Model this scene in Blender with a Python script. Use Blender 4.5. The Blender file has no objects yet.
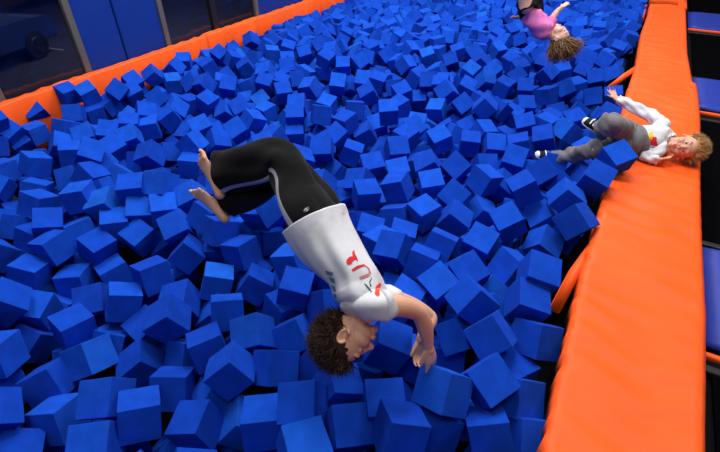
import bpy, bmesh, math, random
from mathutils import Vector, Matrix, Quaternion
from mathutils.bvhtree import BVHTree
from mathutils import noise as mnoise

random.seed(7)
C = bpy.context.scene.collection
PI = math.pi

# ------------------------------------------------------------------ camera
F_PX, PITCH, YAW, CAM_H = 460.0, math.radians(37.2), math.radians(29.07), 1.875
HD = Vector((-math.sin(YAW), math.cos(YAW), 0)); RT = Vector((math.cos(YAW), math.sin(YAW), 0)); UPV = Vector((0, 0, 1))
FW = HD*math.cos(PITCH) - UPV*math.sin(PITCH); CU = HD*math.sin(PITCH) + UPV*math.cos(PITCH)
CAM = Vector((0, 0, CAM_H))
def ray(x, y): return FW + RT*((x-360)/F_PX) - CU*((y-226)/F_PX)
def at(x, y, d): return CAM + ray(x, y)*d
def at_z(x, y, z):
    r = ray(x, y); return CAM + r*((z-CAM_H)/r.z)
camd = bpy.data.cameras.new('camera'); cam = bpy.data.objects.new('camera', camd); C.objects.link(cam)
camd.sensor_width = 36; camd.lens = F_PX/720*36; camd.clip_start = .02; camd.clip_end = 200
m = Matrix((RT, CU, -FW)).transposed().to_4x4(); m.translation = CAM; cam.matrix_world = m
bpy.context.scene.camera = cam

# ------------------------------------------------------------------ materials
def mat(name, col, rough=.8, spec=.3, var=.0, vscale=20, bump=0, bscale=60, sheen=0, metal=0, coat=0):
    m = bpy.data.materials.new(name); m.use_nodes = True
    nt = m.node_tree; b = nt.nodes['Principled BSDF']
    b.inputs['Base Color'].default_value = (*col, 1); b.inputs['Roughness'].default_value = rough
    b.inputs['Specular IOR Level'].default_value = spec; b.inputs['Metallic'].default_value = metal
    if sheen: b.inputs['Sheen Weight'].default_value = sheen
    if coat: b.inputs['Coat Weight'].default_value = coat
    tc = nt.nodes.new('ShaderNodeTexCoord')
    if var:
        n = nt.nodes.new('ShaderNodeTexNoise'); n.inputs['Scale'].default_value = vscale; n.inputs['Detail'].default_value = 4
        nt.links.new(tc.outputs['Object'], n.inputs['Vector'])
        r = nt.nodes.new('ShaderNodeMapRange'); r.inputs['From Min'].default_value = .3; r.inputs['From Max'].default_value = .7
        r.inputs['To Min'].default_value = 1-var; r.inputs['To Max'].default_value = 1+var
        nt.links.new(n.outputs['Fac'], r.inputs['Value'])
        mx = nt.nodes.new('ShaderNodeVectorMath'); mx.operation = 'SCALE'; mx.inputs[0].default_value = col
        nt.links.new(r.outputs['Result'], mx.inputs['Scale']); nt.links.new(mx.outputs['Vector'], b.inputs['Base Color'])
    if bump:
        n2 = nt.nodes.new('ShaderNodeTexNoise'); n2.inputs['Scale'].default_value = bscale; n2.inputs['Detail'].default_value = 5
        nt.links.new(tc.outputs['Object'], n2.inputs['Vector'])
        bp = nt.nodes.new('ShaderNodeBump'); bp.inputs['Strength'].default_value = bump; bp.inputs['Distance'].default_value = .01
        nt.links.new(n2.outputs['Fac'], bp.inputs['Height']); nt.links.new(bp.outputs['Normal'], b.inputs['Normal'])
    return m

def foam_mat():
    m = mat('blue_foam', (.008, .075, .56), 1, .08, 0, bump=.25, bscale=220)
    nt = m.node_tree; b = nt.nodes['Principled BSDF']
    oi = nt.nodes.new('ShaderNodeObjectInfo'); ge = nt.nodes.new('ShaderNodeNewGeometry')
    ad = nt.nodes.new('ShaderNodeMath'); ad.operation = 'ADD'
    fr = nt.nodes.new('ShaderNodeMath'); fr.operation = 'FRACT'
    nt.links.new(oi.outputs['Random'], ad.inputs[0]); nt.links.new(ge.outputs['Random Per Island'], ad.inputs[1]); nt.links.new(ad.outputs[0], fr.inputs[0])
    cr = nt.nodes.new('ShaderNodeValToRGB')
    e = cr.color_ramp.elements
    e[0].position = 0; e[0].color = (.005, .048, .42, 1)
    e[1].position = 1; e[1].color = (.0085, .092, .53, 1)
    x = cr.color_ramp.elements.new(.5); x.color = (.0055, .057, .48, 1)
    x = cr.color_ramp.elements.new(.9); x.color = (.0075, .076, .55, 1)
    nt.links.new(fr.outputs[0], cr.inputs['Fac'])
    tc = nt.nodes.new('ShaderNodeTexCoord'); n = nt.nodes.new('ShaderNodeTexNoise'); n.inputs['Scale'].default_value = 14; n.inputs['Detail'].default_value = 6
    nt.links.new(tc.outputs['Object'], n.inputs['Vector'])
    r = nt.nodes.new('ShaderNodeMapRange'); r.inputs['From Min'].default_value = .3; r.inputs['From Max'].default_value = .7
    r.inputs['To Min'].default_value = .88; r.inputs['To Max'].default_value = 1.12; nt.links.new(n.outputs['Fac'], r.inputs['Value'])
    mx = nt.nodes.new('ShaderNodeVectorMath'); mx.operation = 'SCALE'
    nt.links.new(cr.outputs['Color'], mx.inputs[0]); nt.links.new(r.outputs['Result'], mx.inputs['Scale']); nt.links.new(mx.outputs['Vector'], b.inputs['Base Color'])
    return m

def skin_mat(name, col, blots, rough=.5):
    """skin with warm patches (lips, cheeks) that belong to the skin itself: blots = (local point, radius, colour, strength)"""
    m = mat(name, col, rough, .35); nt = m.node_tree; b = nt.nodes['Principled BSDF']
    b.inputs['Subsurface Weight'].default_value = .12; b.inputs['Subsurface Radius'].default_value = (.012, .005, .003)
    tc = nt.nodes.new('ShaderNodeTexCoord')
    n = nt.nodes.new('ShaderNodeTexNoise'); n.inputs['Scale'].default_value = 25; nt.links.new(tc.outputs['Object'], n.inputs['Vector'])
    cr = nt.nodes.new('ShaderNodeMix'); cr.data_type = 'RGBA'
    cr.inputs['A'].default_value = (*[c*.92 for c in col], 1); cr.inputs['B'].default_value = (col[0]*1.06, col[1]*1.04, col[2]*1.03, 1)
    nt.links.new(n.outputs['Fac'], cr.inputs['Factor']); last = cr.outputs['Result']
    for p, rad, c, s in blots:
        d = nt.nodes.new('ShaderNodeVectorMath'); d.operation = 'DISTANCE'; d.inputs[1].default_value = p
        nt.links.new(tc.outputs['Object'], d.inputs[0])
        r = nt.nodes.new('ShaderNodeMapRange'); r.interpolation_type = 'SMOOTHSTEP'
        r.inputs['From Min'].default_value = rad*1.25; r.inputs['From Max'].default_value = rad*.5; r.inputs['To Min'].default_value = 0; r.inputs['To Max'].default_value = s
        nt.links.new(d.outputs['Value'], r.inputs['Value'])
        mx = nt.nodes.new('ShaderNodeMix'); mx.data_type = 'RGBA'; mx.inputs['B'].default_value = (*c, 1)
        nt.links.new(r.outputs['Result'], mx.inputs['Factor']); nt.links.new(last, mx.inputs['A']); last = mx.outputs['Result']
    nt.links.new(last, b.inputs['Base Color'])
    return m

def hair_mat(name, c1, c2):
    m = mat(name, c1, .55, .35); nt = m.node_tree; b = nt.nodes['Principled BSDF']
    g = nt.nodes.new('ShaderNodeNewGeometry'); mx = nt.nodes.new('ShaderNodeMix'); mx.data_type = 'RGBA'
    mx.inputs['A'].default_value = (*c1, 1); mx.inputs['B'].default_value = (*c2, 1)
    nt.links.new(g.outputs['Random Per Island'], mx.inputs['Factor']); nt.links.new(mx.outputs['Result'], b.inputs['Base Color'])
    return m

M = {}
M['foam'] = foam_mat()
M['vinyl'] = mat('orange_vinyl', (.95, .108, .012), .48, .2, var=.05, vscale=3, bump=.10, bscale=9)
M['vinyl_side'] = M['vinyl']
M['black_mat'] = mat('black_trampoline_mesh', (.0022, .0022, .003), 1, .0, var=.3, vscale=90)
M['black'] = mat('black_floor', (.004, .004, .006), .9, .1)
M['blue_vinyl'] = mat('blue_vinyl', (.014, .035, .33), .5, .3, var=.06, vscale=6)
M['panel'] = mat('blue_wall_mat', (.002, .032, .27), .6, .25, var=.05, vscale=8)
M['post'] = mat('grey_aluminium', (.15, .14, .13), .5, .4, metal=.3)
M['post_dark'] = mat('black_metal', (.01, .01, .012), .5, .4)
M['asphalt'] = mat('asphalt', (.045, .04, .055), .9, .2, var=.25, vscale=40)
M['paint_line'] = mat('white_road_paint', (.30, .30, .34), .8)
M['car_blue'] = mat('dark_blue_car_paint', (.014, .03, .12), .25, .6, coat=.6)
M['car_black'] = mat('black_car_paint', (.010, .010, .02), .25, .6, coat=.6)
M['car_glass'] = mat('dark_car_window', (.03, .05, .10), .08, .7)
M['tyre'] = mat('tyre_rubber', (.008, .008, .008), .9)
M['headlamp'] = mat('headlamp_lens', (.35, .40, .5), .1, .8)
M['taillamp'] = mat('red_tail_lamp', (.25, .01, .01), .2, .6)
M['shirt'] = mat('white_cotton', (.62, .63, .67), .95, .1, var=.03, vscale=30, bump=.12, bscale=40, sheen=.2)
M['print_red'] = mat('red_ink', (.62, .015, .025), .8)
M['print_orange'] = mat('orange_ink', (.72, .06, .015), .8)
M['print_pink'] = mat('faded_red_ink', (.60, .16, .17), .8)
M['print_green'] = mat('dark_green_ink', (.03, .10, .08), .8)
M['print_teal'] = mat('teal_ink', (.12, .24, .26), .8)
M['print_yellow'] = mat('yellow_ink', (.80, .50, .03), .8)
M['pants'] = mat('black_fleece', (.006, .006, .007), .95, .08, var=.2, vscale=12, bump=.1, bscale=40, sheen=.06)
M['stripe'] = mat('light_grey_tape', (.36, .37, .42), .8)
M['grey_fleece'] = mat('grey_fleece', (.155, .15, .16), .95, .1, var=.12, vscale=25, bump=.25, bscale=50, sheen=.2)
M['navy'] = mat('navy_suede', (.006, .008, .022), .8, .2, var=.2, vscale=30)
M['white_rubber'] = mat('white_rubber', (.78, .80, .82), .6)
M['pink'] = mat('pink_cotton', (.70, .19, .47), .95, .1, var=.16, vscale=14, bump=.1, bscale=50)
M['dark_denim'] = mat('black_leggings', (.008, .008, .014), .9, .1, var=.2, vscale=20)
M['eye_white'] = mat('eye_white', (.7, .68, .66), .2, .5)
M['iris'] = mat('dark_iris', (.03, .02, .015), .15, .6)
M['brown_hair'] = hair_mat('dark_brown_hair', (.012, .006, .004), (.060, .026, .013))
M['blond_hair'] = hair_mat('blond_hair', (.34, .17, .055), (.62, .38, .15))
M['light_brown_hair'] = hair_mat('light_brown_hair', (.045, .020, .008), (.26, .13, .045))
M['brow'] = mat('dark_eyebrow', (.02, .01, .006), .8)

def glass_mat():
    m = bpy.data.materials.new('netted_dark_glass'); m.use_nodes = True; nt = m.node_tree
    out = nt.nodes['Material Output']; nt.nodes.remove(nt.nodes['Principled BSDF'])
    tr = nt.nodes.new('ShaderNodeBsdfTransparent'); tr.inputs['Color'].default_value = (.62, .62, .68, 1)
    gl = nt.nodes.new('ShaderNodeBsdfGlossy'); gl.inputs['Roughness'].default_value = .08; gl.inputs['Color'].default_value = (.5, .5, .55, 1)
    mx = nt.nodes.new('ShaderNodeMixShader'); mx.inputs[0].default_value = .05
    nt.links.new(tr.outputs[0], mx.inputs[1]); nt.links.new(gl.outputs[0], mx.inputs[2]); nt.links.new(mx.outputs[0], out.inputs['Surface'])
    return m
M['glass'] = glass_mat()

# ------------------------------------------------------------------ object helpers
def tag(o, label=None, cat=None, group=None, kind=None):
    if label: o['label'] = label
    if cat: o['category'] = cat
    if group: o['group'] = group
    if kind: o['kind'] = kind
    return o
def thing(name, loc, label, cat, group=None):
    o = bpy.data.objects.new(name, None); C.objects.link(o); o.location = loc; o.empty_display_size = .1
    return tag(o, label, cat, group)
def link_mesh(name, me, material, parent=None, origin=None, smooth=True):
    """me holds world coordinates; they are moved to the parent's (or origin's) frame"""
    base = Vector(parent_base(parent)) if parent else Vector(origin or (0, 0, 0))
    me.transform(Matrix.Translation(-base))
    if material and not me.materials: me.materials.append(material)
    if smooth:
        for p in me.polygons: p.use_smooth = True
    o = bpy.data.objects.new(name, me); C.objects.link(o)
    if parent: o.parent = parent
    else: o.location = base
    return o
def parent_base(p):
    v = Vector((0, 0, 0))
    while p: v = v + Vector(p.location); p = p.parent
    return v
def bm_mesh(bm, name):
    bmesh.ops.recalc_face_normals(bm, faces=bm.faces)
    me = bpy.data.meshes.new(name); bm.to_mesh(me); bm.free(); return me
def put(name, bm, material, parent=None, origin=None, smooth=True):
    return link_mesh(name, bm_mesh(bm, name), material, parent, origin, smooth)
def box(bm, x0, x1, y0, y1, z0, z1, bevel=0, seg=2):
    r = bmesh.ops.create_cube(bm, size=1); vs = r['verts']
    for v in vs: v.co = Vector(((x0+x1)/2+v.co.x*(x1-x0), (y0+y1)/2+v.co.y*(y1-y0), (z0+z1)/2+v.co.z*(z1-z0)))
    if bevel:
        es = list({e for v in vs for e in v.link_edges})
        bmesh.ops.bevel(bm, geom=es, offset=bevel, segments=seg, affect='EDGES', profile=.5)
def spline(pts, n):
    """Catmull-Rom through pts (tuples of floats), n samples"""
    P = [Vector(p) if len(p) <= 4 else list(p) for p in pts]; P = [list(p) for p in P]
    k = len(P)-1; out = []
    for i in range(n):
        t = i/(n-1)*k; s = min(int(t), k-1); u = t-s
        a, b, c, d = P[max(s-1, 0)], P[s], P[s+1], P[min(s+2, k)]
        if s == 0: a = [2*b[j]-c[j] for j in range(len(b))]
        if s+2 > k: d = [2*c[j]-b[j] for j in range(len(b))]
        out.append([.5*((2*b[j])+(-a[j]+c[j])*u+(2*a[j]-5*b[j]+4*c[j]-d[j])*u*u+(-a[j]+3*b[j]-3*c[j]+d[j])*u**3) for j in range(len(b))])
    return out
def loft(bm, pts, ref, n=24, seg=20, cap=(True, True), disp=None, round_ends=False):
    """pts: (Vector, a, b): a = half-width along ref, b = half-width across it. Returns the vertex rings."""
    S = spline([(*p[0], p[1], p[2]) for p in pts], n)
    if round_ends:
        def end(s, t, e):
            r = []
            for k in (1, .92, .75, .5, .2) if e else (.2, .5, .75, .92, 1):
                q = list(s); off = math.sqrt(max(0, 1-k*k))*(min(s[3], s[4]))
                for j in range(3): q[j] += t[j]*off
                q[3] *= k; q[4] *= k; r.append(q)
            return r
        t0 = (Vector(S[0][:3])-Vector(S[1][:3])).normalized(); t1 = (Vector(S[-1][:3])-Vector(S[-2][:3])).normalized()
        S = end(S[0], t0, False)[:-1]+S+end(S[-1], t1, True)[1:]
    n = len(S); rings = []
    ref = Vector(ref).normalized()
    for i in range(n):
        a = Vector(S[max(i-1, 0)][:3]); b = Vector(S[min(i+1, n-1)][:3]); T = (b-a).normalized()
        e1 = (ref-T*ref.dot(T))
        if e1.length < .05: e1 = T.orthogonal()
        e1.normalize(); e2 = T.cross(e1)
        ring = []
        for j in range(seg):
            th = 2*PI*j/seg; d = e1*(math.cos(th)*S[i][3])+e2*(math.sin(th)*S[i][4])
            p = Vector(S[i][:3])+d
            if disp: p = p+d.normalized()*disp(i/(n-1), th)
            ring.append(bm.verts.new(p))
        rings.append(ring)
    for i in range(n-1):
        for j in range(seg):
            bm.faces.new((rings[i][j], rings[i][(j+1) % seg], rings[i+1][(j+1) % seg], rings[i+1][j]))
    if cap[0]: bm.faces.new(rings[0][::-1])
    if cap[1]: bm.faces.new(rings[-1])
    return rings
def tube(bm, pts, seg=12, n=None, ref=(.3, .2, .9)):
    """round limb through (Vector, r); rounded ends"""
    loft(bm, [(p, r, r) for p, r in pts], ref, n or max(6, 5*len(pts)), seg, (True, True), None, True)
def ell(bm, c, X, Y, Z, seg=16):
    """ellipsoid with half-axis vectors X, Y, Z"""
    r = bmesh.ops.create_uvsphere(bm, u_segments=seg, v_segments=seg//2+2, radius=1)
    Mx = Matrix((X, Y, Z)).transposed()
    for v in r['verts']: v.co = Vector(c)+Mx @ v.co
def remesh(bm, voxel, smooth=4, name='body'):
    me = bm_mesh(bm, name); o = bpy.data.objects.new('work', me); C.objects.link(o)
    md = o.modifiers.new('r', 'REMESH'); md.mode = 'VOXEL'; md.voxel_size = voxel
    if smooth:
        sm = o.modifiers.new('s', 'SMOOTH'); sm.factor = .5; sm.iterations = smooth
    dg = bpy.context.evaluated_depsgraph_get(); ev = o.evaluated_get(dg)
    out = bpy.data.meshes.new_from_object(ev); out.name = name
    bpy.data.objects.remove(o); bpy.data.meshes.remove(me); out.materials.clear()
    return out
def solid(bm, thick, name):
    me = bm_mesh(bm, name); o = bpy.data.objects.new('work', me); C.objects.link(o)
    md = o.modifiers.new('s', 'SOLIDIFY'); md.thickness = thick; md.offset = -1
    dg = bpy.context.evaluated_depsgraph_get(); out = bpy.data.meshes.new_from_object(o.evaluated_get(dg)); out.name = name
    bpy.data.objects.remove(o); bpy.data.meshes.remove(me); return out
def inside(p, poly):
    r = False; n = len(poly)
    for i in range(n):
        (xa, ya), (xb, yb) = poly[i], poly[(i+1) % n]
        if (ya <= p[1] < yb) or (yb <= p[1] < ya):
            if p[0] < xa+(p[1]-ya)*(xb-xa)/(yb-ya): r = not r
    return r
def decal(name, polys, target, material, parent, step=.35, lift=.0025):
    """printed shapes lying on the cloth of target"""
    bvh = BVHTree.FromPolygons([v.co+parent_base(target) for v in target.data.vertices], [p.vertices for p in target.data.polygons])
    bm = bmesh.new()
    for poly in polys:
        x0 = min(p[0] for p in poly); x1 = max(p[0] for p in poly); y0 = min(p[1] for p in poly); y1 = max(p[1] for p in poly)
        nx = int((x1-x0)/step)+2; ny = int((y1-y0)/step)+2; V = {}
        def vert(i, j):
            if (i, j) not in V:
                d = ray(x0+i*step, y0+j*step).normalized(); h = bvh.ray_cast(CAM, d)
                V[(i, j)] = bm.verts.new(h[0]-d*lift) if h[0] else None
            return V[(i, j)]
        for i in range(nx):
            for j in range(ny):
                if inside((x0+(i+.5)*step, y0+(j+.5)*step), poly):
                    q = [vert(i, j), vert(i+1, j), vert(i+1, j+1), vert(i, j+1)]
                    if all(q): bm.faces.new(q)
    return put(name, bm, material, parent)
EXPO, AMB = 0.0, .13
LAMPS = [(-3.9, 2.2, 170), (-1.3, 2.9, 190), (-3.6, 5.6, 190), (-.9, 6.8, 190), (-3.4, 9.8, 190), (1.9, 4.2, 130), (-.2, -.9, 85), (-1.0, 11.2, 170)]
FLAPS = [
    ([(at_z(601, 233, .10), (1, -.3, 0), .02), (at_z(574, 274, .05), (1, -.3, .1), .032), (at_z(554, 312, -.12), (1, -.3, .2), .032)], 0, .03, 'orange lining flap sticking out beside the near stretch of the pad'),
    ([(at_z(640, 66, .11), (.3, 1, 0), .05), (at_z(628, 73.5, .08), (.3, 1, 0), .07), (at_z(611, 87, -.06), (.3, 1, 0), .08)], 0, .055, 'orange lining flap just above the lying boy\'s raised hand'),
    ([(at_z(646, 5, .10), (.3, 1, 0), .05), (at_z(642, 22, -.02), (.3, 1, 0), .06)], 0, .03, 'small orange lining flap near the far end of the pad'),
]
# ------------------------------------------------------------------ light
sc = bpy.context.scene
sc.view_settings.view_transform = 'Standard'; sc.view_settings.look = 'None'; sc.view_settings.gamma = 1; sc.view_settings.use_curve_mapping = False
sc.view_settings.exposure = EXPO
w = bpy.data.worlds.new('hall'); sc.world = w; w.use_nodes = True
w.node_tree.nodes['Background'].inputs['Color'].default_value = (.62, .76, 1, 1); w.node_tree.nodes['Background'].inputs['Strength'].default_value = AMB
def lamp(name, loc, size, power, col=(1, .97, .93)):
    l = bpy.data.lights.new(name, 'AREA'); l.shape = 'RECTANGLE'; l.size, l.size_y = size; l.energy = power; l.color = col
    o = bpy.data.objects.new(name, l); C.objects.link(o); o.location = loc; return o
for lx, ly, pw in LAMPS: lamp('ceiling_lamp', (lx, ly, 5.2), (1.6, 1.6), pw*.8)

lamp('outside_fill_light', (-11, 8.5, 3), (1, 1), 260, (.75, .85, 1))  # unseen fill light, added outside the windows to brighten the cars
# ------------------------------------------------------------------ pit and hall
def setting(name, bm, material, smooth=False):
    o = put(name, bm, material, smooth=smooth); o['kind'] = 'structure'; return o
bm = bmesh.new(); box(bm, -5.12, .3, -2.2, 13, -1.05, -1.0); setting('floor', bm, M['black'])
bm = bmesh.new(); box(bm, .22, 6.5, -2.2, 13, -1.0, -.08); setting('trim_1', bm, M['black'])
bm = bmesh.new(); box(bm, -5.12, .3, 12.7, 13, -1.0, -.05); setting('trim_2', bm, M['black'])

def fine(x, y, seed):
    """bunched pleats running across the pad, in patches"""
    k = mnoise.noise(Vector((x*1.1, y*.8, seed+4.0)))
    return max(0, k+.25)*2*math.sin(y*36+3*mnoise.noise(Vector((x*3, y*3, seed)))+x*2)+(1-abs(mnoise.noise(Vector((x*2.2, y*5.5+x*1.5, seed+9.0)))*2))**3*.8

def pad(name, x0, x1, y0, y1, z0, z1, label, cat, material, parent=None, wob=.006, edge=None, nx=16, seed=1, rnd=.03, group=None):
    """soft vinyl covered pad: dense rounded box, sagging and creased across its width"""
    bm = bmesh.new(); ny = max(12, int((y1-y0)/.025)); nzs = 4
    def P(u, v, k):       # u across, v along
        x = x0+(x1-x0)*u; y = y0+(y1-y0)*v
        if edge: x += edge(y, u)
        s = seed*7.3
        cre = mnoise.noise(Vector((u*1.6+s, y*9+.8*mnoise.noise(Vector((u*3, y*2, s))), .3)))
        big = mnoise.noise(Vector((u*2+s, y*1.7, 2.1)))
        return x, y, cre, big
    top = []
    for i in range(ny+1):
        v = i/ny; row = []
        for j in range(nx+1):
            u = j/nx; x, y, cre, big = P(u, v, 0)
            du = min(u, 1-u)*(x1-x0); dv = min(v, 1-v)*(y1-y0)
            e = min(1, du/rnd); f = min(1, dv/rnd)
            drop = rnd*.7*((1-math.sqrt(max(0, 1-(1-e)**2)))+(1-math.sqrt(max(0, 1-(1-f)**2))))
            row.append(bm.verts.new((x, y, z1-drop+wob*(cre*1.0+big*1.0+.45*fine(x, y, seed))*min(1, du/.04+.3))))
        top.append(row)
    for i in range(ny):
        for j in range(nx): bm.faces.new((top[i][j], top[i][j+1], top[i+1][j+1], top[i+1][j]))
    bot = [bm.verts.new((v.co.x+random.uniform(-.004, .004), v.co.y, z0)) for v in [r[0] for r in top]]
    bot2 = [bm.verts.new((v.co.x+random.uniform(-.004, .004), v.co.y, z0)) for v in [r[-1] for r in top]]
    for i in range(ny):
        bm.faces.new((bot[i], top[i][0], top[i+1][0], bot[i+1])); bm.faces.new((top[i][-1], bot2[i], bot2[i+1], top[i+1][-1]))
        bm.faces.new((bot[i], bot[i+1], bot2[i+1], bot2[i]))
    bm.faces.new([bot[0]]+[bot2[0]]+list(reversed(top[0]))); bm.faces.new([bot2[-1], bot[-1]]+list(top[-1]))
    me = bm_mesh(bm, name); return link_mesh(name, me, material, parent, None if parent else ((x0+x1)/2, (y0+y1)/2, z0))

def edge_near(y, u):
    r = 0
    if y > 5.9: r -= .04*min(1, (y-5.9)/1.2)*u
    else: r += .045*math.exp(-((y-5.2)/1.4)**2)*u
    if y < 2.2: r -= .04*((2.2-y)/1.1)*u
    r += (.012*math.sin(y*2.2)+.006*math.sin(y*31)*math.sin(y*7.3)+.004*math.sin(y*53))*(1-u)
    return r
o = pad('pit_edge_pad', .175, .755, -.6, 10.0, -.03, .135, '', 'pad', M['vinyl'], wob=.012, edge=edge_near, seed=1, rnd=.018, nx=24)
tag(o, 'long creased orange vinyl pad along the right pit edge, small boy lying across it', 'pad', 'orange pads around the pit')
bm = bmesh.new(); box(bm, .186, .74, 9.98, 10.05, -.02, .12, .01)
box(bm, .60, .74, 10.04, 12.6, .0, .13, .02); setting('trim_3', bm, M['vinyl'])
o = pad('pit_edge_pad', .16, .72, 10.45, 12.6, .015, .15, '', 'pad', M['vinyl'], wob=.008, seed=3)
tag(o, 'orange vinyl pad beyond the black gap at the far end of the right edge', 'pad', 'orange pads around the pit')
o = pad('pit_wall_pad', -5.10, -5.0, -.6, 4.72, -.6, .150, '', 'pad', M['vinyl'], wob=.012, nx=8, seed=5, rnd=.025)
tag(o, 'orange vinyl wall pad along the left pit edge under the wide dark window', 'pad', 'orange pads around the pit')
o = pad('pit_wall_pad', -5.10, -4.985, 4.70, 12.6, -.6, .165, '', 'pad', M['vinyl'], wob=.012, nx=8, seed=6, rnd=.025)
tag(o, 'orange vinyl wall pad along the left pit edge, the farther one starting at the step', 'pad', 'orange pads around the pit')

# orange flaps of the inner pit lining that stick out between the cubes and the pad
def flap(name, pts, half, thick, label):
    bm = bmesh.new(); L = len(pts); rows = []
    for i, (p, d, hw) in enumerate(pts):
        p = Vector(p); d = Vector(d).normalized()
        a = Vector(pts[min(i+1, L-1)][0])-Vector(pts[max(i-1, 0)][0]); nrm = a.cross(d).normalized()
        rows.append([bm.verts.new(p+d*hw*s+nrm*thick*.5*t) for s, t in ((-1, -1), (1, -1), (1, 1), (-1, 1))])
    for i in range(L-1):
        for k in range(4): bm.faces.new((rows[i][k], rows[i][(k+1) % 4], rows[i+1][(k+1) % 4], rows[i+1][k]))
    bm.faces.new(rows[0]); bm.faces.new(rows[-1][::-1])
    bmesh.ops.bevel(bm, geom=list(bm.edges), offset=.006, segments=2, affect='EDGES')
    o = put(name, bm, M['vinyl'], origin=pts[0][0]); return tag(o, label, 'flap', 'orange lining flaps beside the pad')
for fl in FLAPS: flap('lining_flap', *fl)

# left side: posts, window panes and blue wall mats behind the pad
XW = -5.12
def post(y0, y1, material, label, x=XW):
    bm = bmesh.new(); box(bm, x-.06, x, y0, y1, -.6, 3.2, .006)
    return tag(put('window_post', bm, material, origin=(x, (y0+y1)/2, -.6), smooth=False), label, 'post', 'posts along the left side')
post(2.03, 2.10, M['post'], 'grey window post at the far left border of the photo')
post(2.975, 3.05, M['post'], 'grey metal post between the wide dark window and the blue wall mat')
post(4.13, 4.20, M['post'], 'slim grey post on the right border of the pair of blue wall mats')
post(4.99, 5.09, M['post_dark'], 'black post with pale edge between two dark windows')
post(5.91, 5.98, M['post'], 'slim grey post in front of the farthest blue wall mat')
for y0, y1, lb in ((3.05, 3.53, 'blue wall mat next to the wide dark window, left one of the pair'), (3.54, 4.13, 'blue wall mat right of the seam, beside the narrow dark window'),
                   (5.98, 8.2, 'far blue wall mat at the top of the photo past the last dark window')):
    bm = bmesh.new(); box(bm, XW-.08, XW-.02, y0+.005, y1-.005, -.6, 3.2, .012)
    tag(put('wall_mat', bm, M['panel'], origin=(XW, (y0+y1)/2, -.6), smooth=False), lb, 'wall mat', 'blue wall mats')
bm = bmesh.new(); box(bm, XW-.3, XW-.02, 8.2, 13, -1, 3.2); setting('wall_left', bm, M['post_dark'])
for k, (y0, y1) in enumerate(((-2.2, 2.03), (2.10, 2.975), (4.20, 4.99), (5.09, 5.91))):
    bm = bmesh.new(); box(bm, XW-.05, XW-.044, y0, y1, -.6, 3.2); setting('window_%d' % (k+1), bm, M['glass'])
# outside the windows: asphalt with a painted bay line and two parked cars
bm = bmesh.new(); box(bm, -60, -5.2, -12, 60, -1.8, -1.7); setting('ground', bm, M['asphalt'])
bm = bmesh.new(); a = at_z(44, 47.5, -1.695); b = at_z(64, 50, -1.695); d = (b-a).normalized(); n_ = Vector((-d.y, d.x, 0))*.03
bm.faces.new([bm.verts.new(p) for p in (a-n_, b-n_, b+n_, a+n_)]); o = put('bay_line', bm, M['paint_line'], origin=a, smooth=False); tag(o, 'pale painted line on the dark asphalt outside the left window', 'road marking')

def car(loc, rz, paint, label):
    t = thing('car', loc, label, 'car', 'parked cars outside the window'); t.rotation_euler.z = rz
    prof = [(-2.1, .35), (-2.12, .62), (-2.0, .86), (-1.15, .95), (-.55, 1.36), (.1, 1.45), (.95, 1.42), (1.6, 1.02), (2.05, .96), (2.12, .6), (2.08, .32)]
    P = spline([(*p, 0) for p in prof], 44)
    def sec(bm, hw_low, hw_top, pr, z0):
        Lr = []; Rr = []
        for x, z, _ in pr:
            k = max(0, min(1, (z-.9)/.5)); hw = hw_low+(hw_top-hw_low)*k
            Lr.append(bm.verts.new((x, -hw, z))); Rr.append(bm.verts.new((x, hw, z)))
        for i in range(len(pr)-1): bm.faces.new((Lr[i], Lr[i+1], Rr[i+1], Rr[i]))
        bm.faces.new(Lr); bm.faces.new(Rr[::-1]); bm.faces.new((Lr[0], Rr[0], Rr[-1], Lr[-1]))
    def add(name, bm, mt, par=t):
        me = bm_mesh(bm, name); me.materials.append(mt); o = bpy.data.objects.new(name, me); C.objects.link(o); o.parent = par; return o
    bm = bmesh.new(); sec(bm, .86, .62, P, .3); bmesh.ops.bevel(bm, geom=[e for e in bm.edges if abs(e.verts[0].co.y-e.verts[1].co.y) < .2], offset=.03, segments=2, affect='EDGES'); add('body', bm, paint)
    bm = bmesh.new()   # windscreen
    for q in ([(-1.1, -.68, .99), (-1.1, .68, .99), (-.57, .58, 1.365), (-.57, -.58, 1.365)],):
        bm.faces.new([bm.verts.new(Vector(p)+Vector((-.02, 0, .03))) for p in q])
    add('windscreen', bm, M['car_glass'])
    for s in (-1, 1):
        bm = bmesh.new(); bm.faces.new([bm.verts.new((x, s*(.875-(z-.9)*.52), z)) for x, z in ((-1.0, .97), (-.5, 1.30), (.9, 1.33), (1.45, 1.0))]); add('side_window', bm, M['car_glass'])
        bm = bmesh.new(); box(bm, -2.14, -2.02, s*.62-.16, s*.62+.16, .64, .78, .03); add('headlamp', bm, M['headlamp'])
        bm = bmesh.new(); box(bm, 2.0, 2.13, s*.62-.14, s*.62+.14, .72, .9, .03); add('tail_lamp', bm, M['taillamp'])
        for x in (-1.35, 1.3):
            bm = bmesh.new(); bmesh.ops.create_cone(bm, cap_ends=True, segments=28, radius1=.32, radius2=.32, depth=.2, matrix=Matrix.Translation((x, s*.8, .32)) @ Matrix.Rotation(PI/2, 4, 'X'))
            wh = add('wheel', bm, M['tyre'])
            bm = bmesh.new(); bmesh.ops.create_cone(bm, cap_ends=True, segments=20, radius1=.2, radius2=.17, depth=.03, matrix=Matrix.Translation((x, s*.9, .32)) @ Matrix.Rotation(-s*PI/2, 4, 'X')); add('hub_cap', bm, M['post_dark'], wh)
    return t
car((-12.9, 4.75, -1.7), math.radians(-72), M['car_blue'], 'dark blue parked car seen through the left window, nearest the far left border')
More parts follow.
